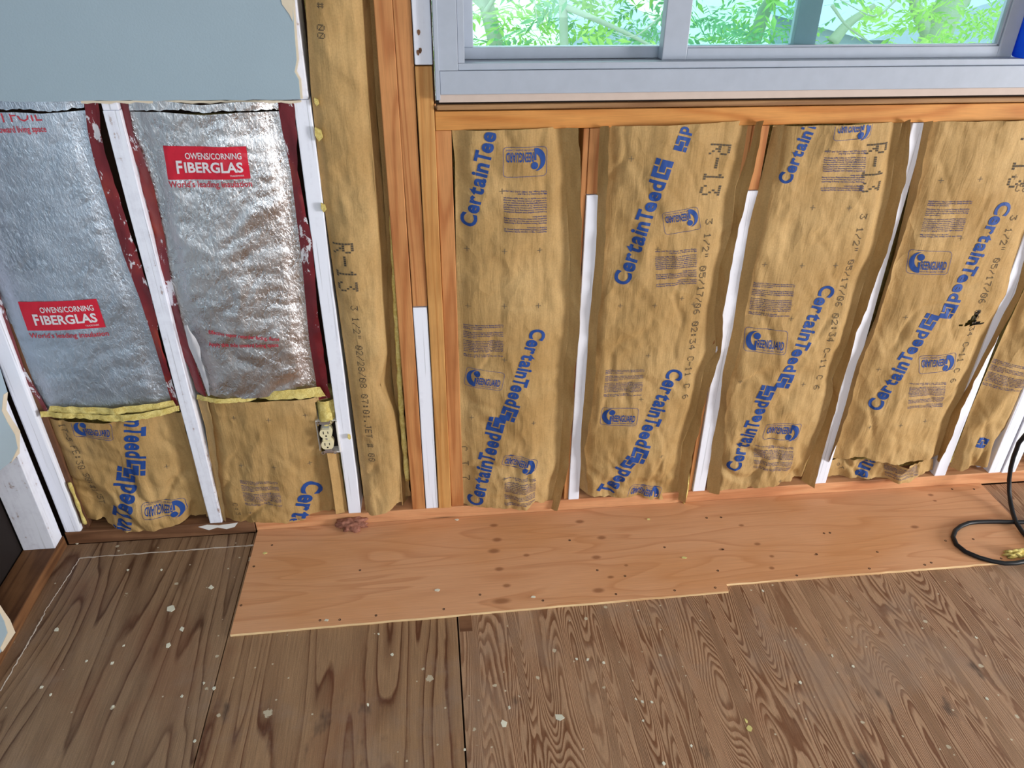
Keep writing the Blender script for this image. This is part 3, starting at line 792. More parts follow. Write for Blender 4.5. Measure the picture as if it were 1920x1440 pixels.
# --- third batt
r = batt('third kraft batt under the window, brand slanting down its middle, free flange at lower right', 1.0, PZ)
p3f = [(1449,238),(1427,333),(1413,370),(1398,430),(1387,500),(1370,613),(1352,697),(1347,763),(1330,833),(1325,923)]
p3r = [(1692,230),(1677,300),(1668,367),(1650,433),(1627,507),(1613,553),(1590,640),(1560,710),(1562,735),(1547,787),(1523,843),(1502,900)]
P3 = Sheet(r, p3f, p3r, [(1447,238),(1560,232),(1694,229)], [(1325,923),(1352,918),(1440,905),(1506,899)], .006, .024, 33, 1.15)
flange(r, 'stapling_flange', p3f, [(1472,233),(1460,300),(1443,373),(1420,467),(1408,530),(1390,637),(1363,733),(1358,813),(1348,927)], .004, -.020, KRAFT, 9)
flange(r, 'stapling_flange', p3r, [(1709,224),(1698,333),(1688,377),(1663,480),(1650,503),(1603,637),(1578,720),(1567,770),(1543,847),(1528,917)], .006, -.022, KRAFT, 10)
core(r, .823, 1.174, PZ+.006, 1.155)
brand(P3, (1475,335), (1540,190), .175, False); brand(P3, (1552,548), (1482,690), .18); brand(P3, (1377,875), (1427,758), .19)
greenguard(P3, (1398,638), (1474,641), .6, -.15); greenguard(P3, (1500,810), (1433,808), .5); greenguard(P3, (1638,240), (1563,243), .5)
para(P3, (1621,361), (1540,360), (1629,283)); para(P3, (1417,532), (1492,533), (1407,594)); para(P3, (1484,883), (1413,879), (1488,838))
crosses(P3, [(1552,282),(1525,390),(1594,391),(1436,498),(1504,498),(1567,498),(1484,598),(1390,718),(1507,722),(1462,900)])
dots(P3, 'R-13', (1650,270), (1632,366), .056, .8, 'rating_stamp'); dots(P3, '3 1/2" 05/17/06 02:34 C-11 C 6', (1622,402), (1532,735), .019)
# --- fourth batt
r = batt('fourth kraft batt under the window, with a rip in its middle right', 1.4, PZ)
p4f = [(1729,230),(1700,380),(1676,480),(1640,600),(1605,680),(1583,760),(1560,840),(1553,868)]
p4r = [(1990,226),(1952,370),(1912,497),(1900,550),(1877,590),(1860,627),(1827,693),(1807,737),(1783,777),(1763,840),(1757,862)]
rip = [np.array(W(px, py, -.015)) for px, py in ((1796,607),(1800,612),(1822,598),(1834,585),(1843,583),(1832,603),(1852,610),(1820,612))]
def cut4(x, z):
    inside = np.zeros(len(x), bool); n = len(rip)
    for i in range(n):
        (x1, z1), (x2, z2) = rip[i], rip[(i+1) % n]
        c = ((z1 > z) != (z2 > z)) & (x < (x2-x1)*(z-z1)/(z2-z1+1e-9)+x1); inside ^= c
    return inside
P4 = Sheet(r, p4f, p4r, [(1727,229),(1850,226),(1992,222)], [(1553,866),(1620,855),(1680,868),(1720,862),(1759,858)], .006, .024, 44, .9, cut=cut4)
flange(r, 'stapling_flange', p4f, [(1748,226),(1714,383),(1684,473),(1654,580),(1633,640),(1610,693),(1590,773),(1558,863)], .004, -.018, KRAFT, 12)
flange(r, 'stapling_flange', p4r, [(2010,226),(1975,370),(1930,520),(1918,547),(1853,667),(1830,713),(1800,777),(1773,847),(1759,866)], .006, -.022, KRAFT, 13)
core(r, 1.222, 1.580, PZ+.006, 1.155)
brand(P4, (1880,391), (1792,559), .16); brand(P4, (1642,758), (1727,627), .175)
greenguard(P4, (1706,493), (1782,494), .58, -.2); greenguard(P4, (1794,678), (1722,684), .5, -.2)
para(P4, (1745,377), (1823,375), (1727,447)); para(P4, (1771,767), (1699,765), (1777,718))
crosses(P4, [(1768,340),(1836,335),(1904,332),(1803,447),(1700,597),(1632,802),(1688,797),(1737,792),(1650,695)])
dots(P4, 'Co', (1905,352), (1935,356), .018); dots(P4, '3 1/2" 05/17/06 02:34 C-11 C 6', (1903,404), (1789,722), .020)
dots(P4, 'R-13', (1945,240), (1902,358), .056, .8, 'rating_stamp')
# torn lower remnant of the fourth bay
r = batt('torn crumpled kraft remnant at the foot of the fourth bay', 1.38, PZ, 'kraft paper remnants')
P4b = Sheet(r, [(1556,862),(1549,899)], [(1752,858),(1748,886)], [(1556,868),(1650,864),(1753,866)], [(1549,899),(1640,897),(1700,900),(1749,886)], .012, .024, 49, 2.2)
brand(P4b, (1617,895), (1634,866), .8, False, 'ena'); para(P4b, (1726,896), (1664,897), (1724,872)); dots(P4b, 'oT', (1582,880), (1588,893), .014)
# --- rightmost batt
r = batt('rightmost kraft batt beside the white corner studs, mostly out of view', 1.70, PZ)
P5 = Sheet(r, [(2034,228),(1985,360),(1930,520),(1853,690),(1820,770),(1790,850),(1776,880)], [(2136,228),(2080,360),(2000,560),(1945,690),(1917,735),(1900,770),(1887,800),(1865,825),(1848,872)],
           [(2034,228),(2136,226)], [(1776,878),(1810,876),(1848,870)], .006, .02, 55, 1.5)
core(r, 1.632, 1.752, PZ+.006, 1.155)
para(P5, (1862,676), (1945,690), (1846,727)); 
mark_only(P5, (1850,825), (1826,860), .034)
# --- narrow batt left of the window
r = batt('narrow tall kraft batt left of the window studs, with large R-13 stamp', -.18, PZ)
nl = [(570,-40),(583,170),(600,330),(621,480),(652,700),(686,958)]
nr = [(676,-40),(690,190),(700,315),(712,480),(715,570),(724,662),(713,722),(738,773),(747,833),(754,948)]
NB = Sheet(r, nl, nr, [(560,-60),(690,-60)], [(688,962),(725,953),(756,945)], .010, .020, 66, .9)
flange(r, 'stapling_flange', nr, [(700,-40),(712,190),(722,315),(735,480),(737,570),(740,662),(742,722),(752,773),(760,833),(768,930)], .010, .075, KRAFT, 15, wob=1.0)
flange(r, 'stapling_flange', [(690,-40),(705,190),(716,315),(727,480),(729,600),(735,700),(745,800),(757,930)], [(716,-40),(728,190),(736,315),(744,480),(746,600),(750,700),(758,800),(769,930)], .050, .030, KRAFT, 16, wob=1.0)
pts = spline([(*W(735, 400, .02), 0), (*W(742, 560, .02), 0), (*W(748, 680, .02), 0), (*W(752, 760, .02), 0), (*W(764, 900, .02), 0)], 40)
mesh('fiber_edge', *tube([(p[0], .020+.004*math.sin(i*1.3), p[1]) for i, p in enumerate(pts)], [.006+.003*abs(math.sin(i*.9)) for i in range(40)], 7), FIBER, r, smooth=True)
core(r, -.250, -.126, PZ+.006, 2.4, y0=.07)
dots(NB, 'R-13', (643,455), (655,550), .052, .8, 'rating_stamp'); dots(NB, '3 1/2" 02/28/08 07:01.JET # 00', (664,572), (698,868), .019)
dots(NB, '#', (600,5), (601,22), .014); dots(NB, '00', (601,46), (603,76), .017)
# --- lower kraft pieces below the foil
r = batt('short crumpled kraft piece below the first foil, at the left corner', -.87, .036, 'kraft pieces below the foil')
K1 = Sheet(r, [(72,778),(96,840),(120,900),(145,945),(160,990)], [(330,762),(345,820),(362,870),(390,978)], [(72,786),(200,786),(333,768)], [(158,978),(190,974),(225,992),(300,985),(390,970)], .028, .030, 77, 1.5)
flange(r, 'stapling_flange', [(328,775),(345,820),(362,870),(388,970)], [(340,772),(352,820),(368,870),(393,965)], .024, .006, KRAFT, 18)
core(r, -1.045, -.72, .042, .44, y0=.06)
pts = [W(px, py, .004) for px, py in ((130,905),(142,935),(152,962),(160,982))]
mesh('fiber_edge', *tube(spline([(x, .004, z) for x, z in pts], 20), [.0045+.0012*math.sin(i*.8) for i in range(20)], 7), FIBER, r, smooth=True)
brand(K1, (251,707), (254,853), .20, ms=.9); brand(K1, (220,1062), (233,918), .19, ms=.8)
greenguard(K1, (135,805), (212,807)); greenguard(K1, (346,953), (268,956), .42)
crosses(K1, [(310,880)]); dots(K1, '1T-5 FE:30 S0:#1/5T', (113,798), (188,955), .019)
r = batt('short kraft piece below the second foil, cut around the outlet', -.48, .036, 'kraft pieces below the foil')
box_cut = [np.array(W(px, py, .02)) for px, py in ((592,752),(634,748),(646,850),(604,850))]
def cutK(x, z):
    inside = np.zeros(len(x), bool); n = 4
    for i in range(n):
        (x1, z1), (x2, z2) = box_cut[i], box_cut[(i+1) % n]
        inside ^= ((z1 > z) != (z2 > z)) & (x < (x2-x1)*(z-z1)/(z2-z1+1e-9)+x1)
    return inside
K2 = Sheet(r, [(368,740),(385,800),(398,890),(412,985)], [(613,740),(630,850),(651,968)], [(366,748),(470,748),(620,744)], [(410,980),(480,972),(560,972),(652,960)], .024, .026, 88, .9, cut=cutK)
core(r, -.655, -.296, .042, .45, y0=.06)
flange(r, 'stapling_flange', [(370,744),(386,800),(399,890),(413,980)], [(388,748),(400,800),(410,890),(424,978)], .022, .004, KRAFT, 31)
flange(r, 'paper_strip', [(613,850),(621,900),(630,964)], [(635,850),(643,900),(652,960)], -.010, .012, KRAFT, 32, wob=.4)
brand(K2, (585,918), (533,1058), .185); para(K2, (448,904), (520,902), (460,948))
crosses(K2, [(437,787),(504,787),(572,781),(451,876),(514,876),(580,872),(470,960)])
dots(K2, 'C:3', (440,945), (448,970), .014)

Sheet(r, [(594,746),(597,775),(599,794)], [(628,746),(628,780),(628,794)], [(592,752),(628,750)], [(599,788),(612,793),(628,790)], .016, .012, 125, 1.2, name='fiber_tuft', mat=FIBER)

# ------------------------------------------------------------------ foil faced batts
def label_box(sh, quad, small=True):
    Y = sh.yedge-sh.bulge; q = [np.array(W(*p, Y)) for p in quad]      # tl, tr, br, bl
    def bil(u, v): return q[3]*(1-u)*(1-v)+q[2]*u*(1-v)+q[0]*(1-u)*v+q[1]*u*v
    n = 26; P = [bil(i/n, j/10) for j in range(11) for i in range(n+1)]
    T = [t for j in range(10) for i in range(n) for a in [j*(n+1)+i] for t in ((a, a+1, a+n+2), (a, a+n+2, a+n+1))]
    sh.put('red_label', P, T, REDINK)
    items = []
    for txt, x0, x1, y0, hh, b in (('OWENS/CORNING', .25, .93, .62, .27, .018), ('F', .12, .20, .20, .52, .03), ('IBERGLAS', .215, .93, .22, .43, .03), ('TRADEMARK', .76, .93, .08, .08, .0)):
        v, t = text2d(txt, b, 3); w = v[:,0].max()
        uu = x0+v[:,0]*(x1-x0)/w; vv = y0+v[:,1]*hh
        items.append((np.array([bil(a, b_) for a, b_ in zip(uu, vv)]), t))
    P, T = merge2(items); sh.put('label_lettering', P, T, SILVERTXT, off=.0020)
SILVERTXT = flat('pale_silver_lettering', srgb(226, 220, 226), .35)
def line_text(sh, txt, a, b, h, mat=None, bold=.015):
    Y = sh.yedge-sh.bulge; A, e, u, L = frame(W(*a, Y), W(*b, Y)); v, t = text2d(txt, bold, 2); w = v[:,0].max()
    sh.put('red_lettering', A+np.outer(v[:,0]*L/w, e)+np.outer(v[:,1]*h/.72, u), t, mat or REDTXT)
r = empty('foil_insulation_batt', (-.85, .02, .42), 'bluish foil faced insulation batt at far left below the wallboard', 'insulation', 'foil faced batts')
fal = [(-70,150),(-60,300),(-30,500),(2,560),(45,690),(92,772)]
far = [(155,170),(165,250),(176,300),(232,480),(262,560),(288,640),(326,768)]
FA = Sheet(r, fal, far, [(-75,211),(30,209),(80,212),(158,208)], [(85,772),(200,768),(330,760)], .012, .012, 101, .6, 'foil', 'foil_facing', FOILB)
flange(r, 'red_flange_tape', far, [(182,170),(190,250),(201,300),(258,480),(286,560),(300,640),(338,768)], .010, .004, TAPE, 21, wob=1.0)
flange(r, 'red_flange_tape', fal, [(-95,150),(-85,300),(-52,500),(-18,560),(25,690),(70,778)], .008, .020, TAPE, 22, wob=1.0)
core(r, -1.03, -.75, .43, 1.19, y0=.065)
label_box(FA, ((32,567),(181,560),(198,614),(50,622)))
line_text(FA, "World's leading insulation", (55,636), (204,630), .014)
line_text(FA, 'Apply this side toward living space', (-78,250), (88,247), .014); 
line_text(FA, 'DON FRM FOIL', (-120,234), (80,226), .026, None, .0)
r2_ = r
# torn upper layer of foil above a dark ragged line
FA2 = Sheet(r2_, [(-75,150),(-70,200)], [(157,150),(158,204)], [(-75,184),(158,182)], [(-70,207),(40,203),(100,208),(158,202)], .010, .010, 103, .5, 'foil', 'foil_flap', FOILB)
# frayed yellow bottom of the first foil batt: a lumpy roll and a fringe
def roll(root, pxs, y, rads, seed, n=110, name='fiber_roll'):
    pts = spline([(*W(px, py, y), 0) for px, py in pxs], n)
    rr = np.interp(np.linspace(0, 1, n), np.linspace(0, 1, len(rads)), rads)
    rr = [a*(1+.35*float(perlin(i*.31, seed+.5, seed))) for i, a in enumerate(rr)]
    V, Fc = tube([(p[0], y+.004*float(perlin(i*.2, 3.3, seed)), p[1]) for i, p in enumerate(pts)], rr, 14)
    V = np.array(V); C = np.repeat(np.array([(p[0], y, p[1]) for p in pts]), 14, axis=0); D = V-C
    D *= (1+.28*perlin(V[:,0]*30+V[:,1]*31, V[:,2]*90+seed, seed+3)+.14*perlin(V[:,0]*120, V[:,2]*150+V[:,1]*120, seed+4))[:, None]
    D[:,2] *= .8
    return mesh(name, C+D, Fc, FIBER, root, smooth=True)
Sheet(r, [(97,752),(88,776)], [(322,746),(333,766)], [(92,764),(200,761),(328,753)], [(88,776),(200,773),(333,765)], .000, .014, 121, .5, name='fiber_band', mat=FIBER)
Sheet(r, [(74,770),(78,792)], [(336,760),(337,778)], [(74,775),(200,776),(337,763)], [(78,786),(140,785),(220,787),(290,779),(337,773)], -.006, .016, 122, .6, name='fiber_lip', mat=FIBER)
PEEL = flat('whitened_foil_peel', srgb(214, 212, 218), .4)
r = empty('foil_insulation_batt', (-.46, .02, .44), 'crumpled silver foil faced batt between the two white studs', 'insulation', 'foil faced batts')
fbl = [(238,180),(250,250),(268,290),(288,350),(310,450),(318,510),(345,620),(388,745)]
fbr = [(518,180),(530,250),(545,320),(565,480),(580,640),(598,750)]
FB = Sheet(r, fbl, fbr, [(236,212),(300,209),(380,214),(450,210),(522,211)], [(385,742),(440,746),(480,742),(560,736),(602,738)], .010, .022, 111, 1.1, 'foil', 'foil_facing', FOIL)
flange(r, 'red_flange_tape', fbl, [(217,180),(228,240),(245,275),(262,330),(285,440),(296,510),(325,620),(370,735)], .006, .020, TAPE, 23, wob=1.4)
flange(r, 'red_flange_tape', fbr, [(550,180),(556,250),(558,320),(584,450),(598,600),(619,745)], .008, -.002, TAPE, 24, wob=1.0)
core(r, -.62, -.33, .47, 1.19, y0=.065)
label_box(FB, ((303,275),(461,275),(470,335),(313,339)))
line_text(FB, "World's leading insulation", (316,353), (473,350), .015)
line_text(FB, 'Apply this side toward living space', (390,652), (523,649), .012); line_text(FB, 'Effective vapor retarder facing, flame', (390,628), (524,638), .011)
FB2 = Sheet(r, [(240,180),(243,212)], [(520,180),(523,208)], [(240,186),(300,188),(380,196),(450,189),(522,192)], [(243,209),(340,204),(380,210),(420,206),(523,206)], .004, .022, 113, 1.0, 'foil', 'foil_flap', FOIL)
Sheet(r, [(505,728),(480,750)], [(600,726),(614,748)], [(480,738),(540,730),(606,728)], [(470,750),(540,747),(614,746)], -.004, .014, 123, .5, name='fiber_band', mat=FIBER)
Sheet(r, [(370,738),(368,752)], [(480,740),(482,752)], [(368,742),(480,743)], [(368,751),(482,751)], .004, .012, 124, .5, name='fiber_lip', mat=FIBER)
# white papery patch curling at the lower left of the foil
flange(r, 'white_paper_tear', [(345,610),(354,650),(374,695),(390,742)], [(352,610),(372,650),(384,695),(394,742)], -.008, -.020, PEEL, 25, wob=1.2)

# ------------------------------------------------------------------ outlet
ox, oz = W(614, 819, -.002)
r = empty('wall_outlet', (ox, .0, oz-.055), 'ivory duplex outlet in an open box beside the white stud', 'outlet')
def rbox(cx, cz, w, h, y0, y1, n=5, rad=.006):
    pts = []
    for sx, sz, a0 in ((1, 1, 0), (-1, 1, 90), (-1, -1, 180), (1, -1, 270)):
        for i in range(n+1):
            a = math.radians(a0+90*i/n); pts.append((cx+sx*(w/2-rad)+rad*math.cos(a), cz+sz*(h/2-rad)+rad*math.sin(a)))
    return prism(pts, y1, y0, 'y')
mesh('box_interior', *box_vf(ox-.026, ox+.032, .022, .075, oz-.052, oz+.050, .002), DARKIN, r)
fr = [box_vf(ox+.027, ox+.0325, -.006, .06, oz-.052, oz+.050, .0015), box_vf(ox-.0285, ox-.0265, .004, .06, oz-.052, oz+.050, .0015),
      box_vf(ox-.0285, ox+.0325, .002, .06, oz+.049, oz+.0515, .0008), box_vf(ox+.004, ox+.0325, -.003, .06, oz-.056, oz-.051, .0015)]
mesh('box_rim', *join(*fr), WHITEPL, r)
yoke = [rbox(ox-.001, oz, .020, .100, -.006, -.0045, rad=.003)]
for sz in (1, -1):
    yoke.append(rbox(ox-.001, oz+sz*.049, .030, .008, -.0065, -.005, rad=.003))
    for sx in (-1, 1):
        ring = []; c = (ox-.001+sx*.0165, oz+sz*.052)
        o_ = [(c[0]+.0055*math.cos(t), c[1]+.0055*math.sin(t)) for t in np.linspace(0, 2*math.pi, 13)[:-1]]
        i_ = [(c[0]+.0026*math.cos(t), c[1]+.0026*math.sin(t)) for t in np.linspace(0, 2*math.pi, 13)[:-1]]
        V = [(a, -.0066, b) for a, b in o_]+[(a, -.0066, b) for a, b in i_]
        yoke.append((V, [[k_, (k_+1) % 12, 12+(k_+1) % 12, 12+k_] for k_ in range(12)]))
mesh('mounting_yoke', *join(*yoke), STEEL, r)
body = mesh('receptacle_body', *join(rbox(ox-.001, oz, .021, .026, -.012, .02, rad=.002)), IVORY, r)
mesh('center_screw', *rbox(ox-.001, oz, .005, .005, -.0135, -.0115, rad=.0024), STEEL, r)
for sz in (1, -1):
    cz = oz+sz*.0195
    pts = []
    for t in np.linspace(0, 2*math.pi, 33)[:-1]:
        pts.append((ox-.001+.0172*math.cos(t), cz+max(-.0138, min(.0138, .0172*math.sin(t)))))
    fc = mesh('receptacle_face', *prism(pts, .012, -.0155, 'y'), IVORY, r)
    sl = [box_vf(ox-.0085, ox-.0062, -.0160, -.012, cz-.001, cz+.0085), box_vf(ox+.0042, ox+.0062, -.0160, -.012, cz, cz+.0075), rbox(ox-.001, cz-.0075, .005, .005, -.0160, -.012, rad=.0024)]
    mesh('slots', *join(*sl), DARKIN, fc)

# ------------------------------------------------------------------ wallboard
T_ = .0127
def Wp(*pts): return [W(px, py, -T_) for px, py in pts]
edge = Wp((546,-30),(550,30),(553,75),(556,112),(552,135),(560,150),(562,176),(563,186))
bl = W(-200, 190, -T_)
poly = edge+ragged(W(563, 187, -T_), (-1.118, W(0, 189, -T_)[1]), 26, .0012, 3)[1:]+[(-1.118, ZC-.01), (edge[0][0], ZC-.01)]
wb = tag(mesh('wallboard', *prism(poly, -T_, -.0012, 'y'), DRYW), 'large grey-blue painted wallboard above the foil bays', 'wallboard')
# bare gypsum and paper along its broken edges
strip = ragged(W(563.5, 189, -T_), W(150, 189.5, -T_), 40, .0008, 5)
lowv = [(x, z-.0035-.0025*abs(math.sin(i*2.3))) for i, (x, z) in enumerate(strip)]
mesh('torn_edge', *prism(strip+lowv[::-1], -.009, -.0015, 'y'), GYP, wb)
ed2 = [(x+.0035+.003*abs(math.sin(i*3.1)), z) for i, (x, z) in enumerate(edge)]
mesh('torn_edge', *prism(edge+ed2[::-1], -.0095, -.002, 'y'), GYP, wb)
up = Wp((522,-30),(529,8),(543,27),(549,40),(550,-30)); mesh('torn_paper', *prism(up, -.0140, -.0126, 'y'), GYP, wb)
# yellow foam flakes sticking out beside stud
for i, (px, py, s) in enumerate(((594,190,9), (598,250,16), (607,388,11), (655,818,8))):
    x, z = W(px, py, -.004); q = s*.0009
    tag(mesh('fiber_flake', *prism([(x-q*.5, z+q), (x+q*.4, z+q*.5), (x+q*.55, z-q*.6), (x-q*.1, z-q*1.2), (x-q*.6, z-.2*q)], -.010, -.0015, 'y'), FIBER),
        ['small yellow fiber flake at wallboard corner height on the tall stud', 'largest yellow fiber flake beside the top of the stud', 'yellow fiber flake halfway up the stud by the R-13 stamp', 'yellow fiber flake on the stud right of the outlet'][i], 'flake')
tag(box('wallboard', 1.985, XR-.002, -.0127, -.0002, .02, ZC-.01, DRYW), 'grey-blue wallboard right of the corner studs, beyond the picture edge', 'wallboard')
# side wall boards (left)
XB = XL+.0127
def sxp(*pts): return [SX(px, py, XB) for px, py in pts]
tl = sxp((36,850),(30,858),(10,874),(-60,930))
up1 = sxp((-120,640),(-20,660),(0,690),(14,735),(11,768),(24,790),(37,808))
poly = up1+tl+[(-2.6, tl[-1][1]-.2), (-2.6, ZC-.01), (up1[0][0], ZC-.01)]
poly = [( min(y, -.012), z) for y, z in poly]
lw = tag(mesh('side_wallboard', *prism(poly, XL+.0005, XB, 'x'), DRYW), 'torn blue side wallboard at left edge above the dark opening', 'wallboard')
tr = sxp((14,735),(11,768),(24,790),(37,808),(36,850),(20,868),(33,840),(28,815),(14,792),(3,770),(6,740))
mesh('torn_edge', *prism([(min(y, -.012), z) for y, z in tr], XB-.004, XB+.0012, 'x'), GYP, lw)
low = sxp((-60,1060),(-5,1128),(8,1148),(18,1162),(26,1185),(8,1212),(0,1225),(-40,1290))
poly = low+[(-2.6, low[-1][1]), (-2.6, .6), (low[0][0]-.3, .6)]
l2 = tag(mesh('side_wallboard', *prism(poly, XL+.0015, XB, 'x'), DRYW), 'scrap of blue wallboard at lower left edge above the floor', 'wallboard')
tr = sxp((-5,1128),(8,1148),(18,1162),(28,1186),(4,1222),(0,1215),(14,1186),(8,1165),(-4,1142))
mesh('torn_edge', *prism(tr, XB-.004, XB+.0012, 'x'), GYP, l2)

# ------------------------------------------------------------------ window
win = tag(bpy.data.objects.new('window_1', None), 'white vinyl sliding window above the kraft batts', 'window', kind='structure'); COL.objects.link(win)
win.location = ((WX0+WX1)/2, 0, WZ0); ORG[win.name] = np.array(win.location)
def wz(py, Y=0.0, px=1400): return W(px, py, Y)[1]
zb0, zb1, zb2, zb3 = 1.207, 1.2185, 1.2245, 1.2415
cx0 = W(820, 150, -.02)[0]
mesh('brown_strip', *box_vf(.024, 1.9, -.010, .07, zb0, zb1, .003), TRIMB, win)
mesh('shadow_gap', *box_vf(.024, 1.9, .004, .07, zb1, zb2), DARK, win)  # solid dark strip, the shade of the gap put into its colour
mesh('raw_edge_strip', *box_vf(.030, 1.9, -.012, .07, zb2, zb3, .001), BEIGE, win)
zc = W(1400, 128, -.018)[1]
mesh('casing_bottom', *box_vf(.034, 1.9, -.018, .07, zb3+.0005, zc, .0015), VINYL, win)
xin = W(857, 60, -.018)[0]
mesh('casing_left', *box_vf(.030, xin, -.0178, .07, zc+.0006, WZ1, .0012), VINYL, win)
mesh('casing_left_edge', *box_vf(.024, .0335, -.023, .06, zb3-.010, WZ1, .001), VINYL, win)
# inner frame lip
zl = W(1100, 117, -.012)[1]; xl2 = W(870, 60, -.012)[0]
mesh('frame_lip', *box_vf(xin+.0006, 1.9, -.012, .012, zc+.0006, zl, .001), VINYL, win)
mesh('frame_lip_left', *box_vf(xin+.0006, xl2, -.0118, .085, zl+.0004, WZ1, .001), VINYL, win)
mesh('track_floor', *box_vf(xl2, 1.9, .013, .11, zc+.0006, zl-.004, .001), VINYL, win)
# outer sliding sash (left, recessed)
YO = .062
zr0 = zl-.003; zr1 = W(1060, 88, YO)[1]; xo = W(887, 60, YO)[0]; xs0 = W(1481, 60, YO+.03)[0]; xs1 = W(1533, 60, YO)[0]
sash = mesh('outer_sash', *join(box_vf(xl2+.001, xs1, YO, YO+.03, zr0, zr1, .002), box_vf(xl2+.001, xo, YO, YO+.03, zr1, WZ1, .002), box_vf(xs0, xs1, YO, YO+.03, zr1, WZ1, .002)), VINYL, win)
mesh('glass_pane', *box_vf(xo-.003, xs0+.003, YO+.013, YO+.017, zr1-.003, WZ1), GLASS, win)
# inner sash (right, nearer)
YI = .016
m0 = W(1246, 60, YI)[0]; m1 = W(1300, 100, YI)[0]; rb0 = W(1600, 110, YI)[1]; rb1 = W(1600, 88, YI)[1]
g0 = W(1293, 60, YI)[0]; e0 = W(1879, 70, YI)[0]; e1 = W(1908, 70, YI)[0]
mesh('inner_sash', *join(box_vf(m0, g0, YI, YI+.032, rb0, WZ1, .002), box_vf(g0-.001, e0+.001, YI, YI+.032, rb0, rb1, .002), box_vf(e0, e1, YI, YI+.032, rb0, WZ1, .002)), VINYL, win)
mesh('glazing_bead', *join(box_vf(g0, e0, YI+.005, YI+.02, rb1, rb1+.004, .001), box_vf(e0-.004, e0, YI+.005, YI+.02, rb1, WZ1, .001)), VINYL, win)
mesh('glass_pane', *box_vf(g0-.002, e0+.002, YI+.013, YI+.017, rb1-.003, WZ1), GLASS, win)
mesh('casing_right', *box_vf(e1+.25, 1.95, -.017, .07, zc+.0006, WZ1, .0015), VINYL, win)
mesh('frame_right', *box_vf(e1+.002, e1+.020, .05, .085, zc, WZ1, .0015), VINYL, win)
mesh('glass_pane', *box_vf(e1+.018, e1+.26, .064, .068, zl, WZ1), GLASS, win)
# upper wall over the window (out of view)
tag(box('header_beam', .02, 1.98, .0, .089, WZ1, ZC, FIRH), 'fir header beam above the window opening', 'beam')
# blue cup on the window ledge
bx, bz = W(1901, 108, .0)
cx, cyy = bx+.052, .006
r = empty('blue_cup', (cx, cyy, zl+.0005), 'bright blue plastic cup on the window ledge at upper right edge', 'cup')
V = lathe([(.043, zl+.0005), (.045, zl+.004), (.047, zl+.06), (.050, zl+.13), (.0475, zl+.13), (.045, zl+.06), (.041, zl+.006)], cx, cyy, 28)
mesh('cup_body', *V, BLUE, r, smooth=True)
rim = [(cx+.050*math.cos(t), cyy+.050*math.sin(t), zl+.13) for t in np.linspace(0, 2*math.pi, 33)]
mesh('cup_rim', *tube(rim, .002, 6, False), BLUE, r, smooth=True)

# ------------------------------------------------------------------ new plywood patch
px0, px1 = FL(485, 988)[0], FL(1842, 910)[0]
yj0 = FL(430, 1190, 0)[1]; yj = (FL(1363, 1108)[1], FL(1363, 1095)[1]); xj = FL(1363, 1100)[0]
yr = FL(1700, 1068)[1]
knpx = [(932,1012,10,1.6),(926,1033,11,1.8),(987,1041,7,1.5),(936,1067,9,1.6),(950,1098,8,1.6),(940,1127,12,2.4),(926,985,8,1.8),(1087,978,9,1.7),(1128,1008,9,1.7),(1118,1045,9,1.7),(1122,1107,10,1.9),(1174,1060,5,1.4),(1447,1065,7,1.3),(1420,1020,7,1.6),(1447,1043,6,1.4),(1390,985,6,1.6),(1715,988,8,1.8),(1745,928,7,1.5),(1753,939,5,1.4),(1145,1082,6,1.8),(1353,1030,5,2.0),(1530,1040,4,1.8)]
cxp, cyp = (px0+px1)/2, (yj0+0)/2
kn = []
for (a, b, rr, asp) in knpx:
    x, y = FL(a, b); kn.append((x-cxp, y-cyp, rr*.00105, asp))
NEWPLY = m_newply(kn)
VEN = m_wood('plywood_edge_veneer', srgb(240, 208, 160), srgb(206, 156, 108), 'x', 3.0, 6, knots=False)
f = ragged((px0-.002, yj0), (xj, yj[0]), 30, .0009, 11)+ragged((xj+.002, yj[1]), (px1-.02, yr), 26, .0009, 12)
poly = f+[(FL(1903, 968)[0]+.02, FL(1903, 968)[1]-.06), (px1, -.0015), (px0, -.0015)]
poly[len(f)] = (px1-.004, -.17)
V, Fc = prism(poly, -.0079, 0.0, 'z')
pw = mesh('plywood_patch', V, Fc, [NEWPLY, VEN], None, (cxp, cyp, -.0079))
tag(pw, 'new pinkish plywood strip laid along the foot of the wall', 'plywood')
for p in pw.data.polygons:
    p.material_index = 0 if abs(p.normal.z) > .5 else 1
nails = [(476,1062),(452,1135),(600,1163),(637,1162),(705,1154),(832,1142),(1018,1126),(1155,1114),(1265,1107),(1341,1102),(1346,1070),(1494,1079),(1630,1066),(1734,1059),(1746,1055),(1877,1047),(1355,1030),(1556,999),(1545,1000),(1531,1039),(1645,1035),(1773,1014),(1825,1011),(1352,970),(1325,971),(510,1022),(675,1069),(900,1115),(1068,1013),(1172,1080),(1246,1026),(1120,1069),(1785,917),(1826,917)]
sh0 = None
for (a, b) in nails:
    x, y = FL(a, b)
    if sh0 is None:
        o = mesh('nail_head', *lathe([(.0034, -.0002), (.0034, .0004), (.0016, .0005)], 0, 0, 9), DARK, None, (0, 0, 0)); sh0 = o
    else:
        o = sh0.copy(); COL.objects.link(o)
    o.parent = pw; o.location = (x-cxp, y-cyp, .0079)

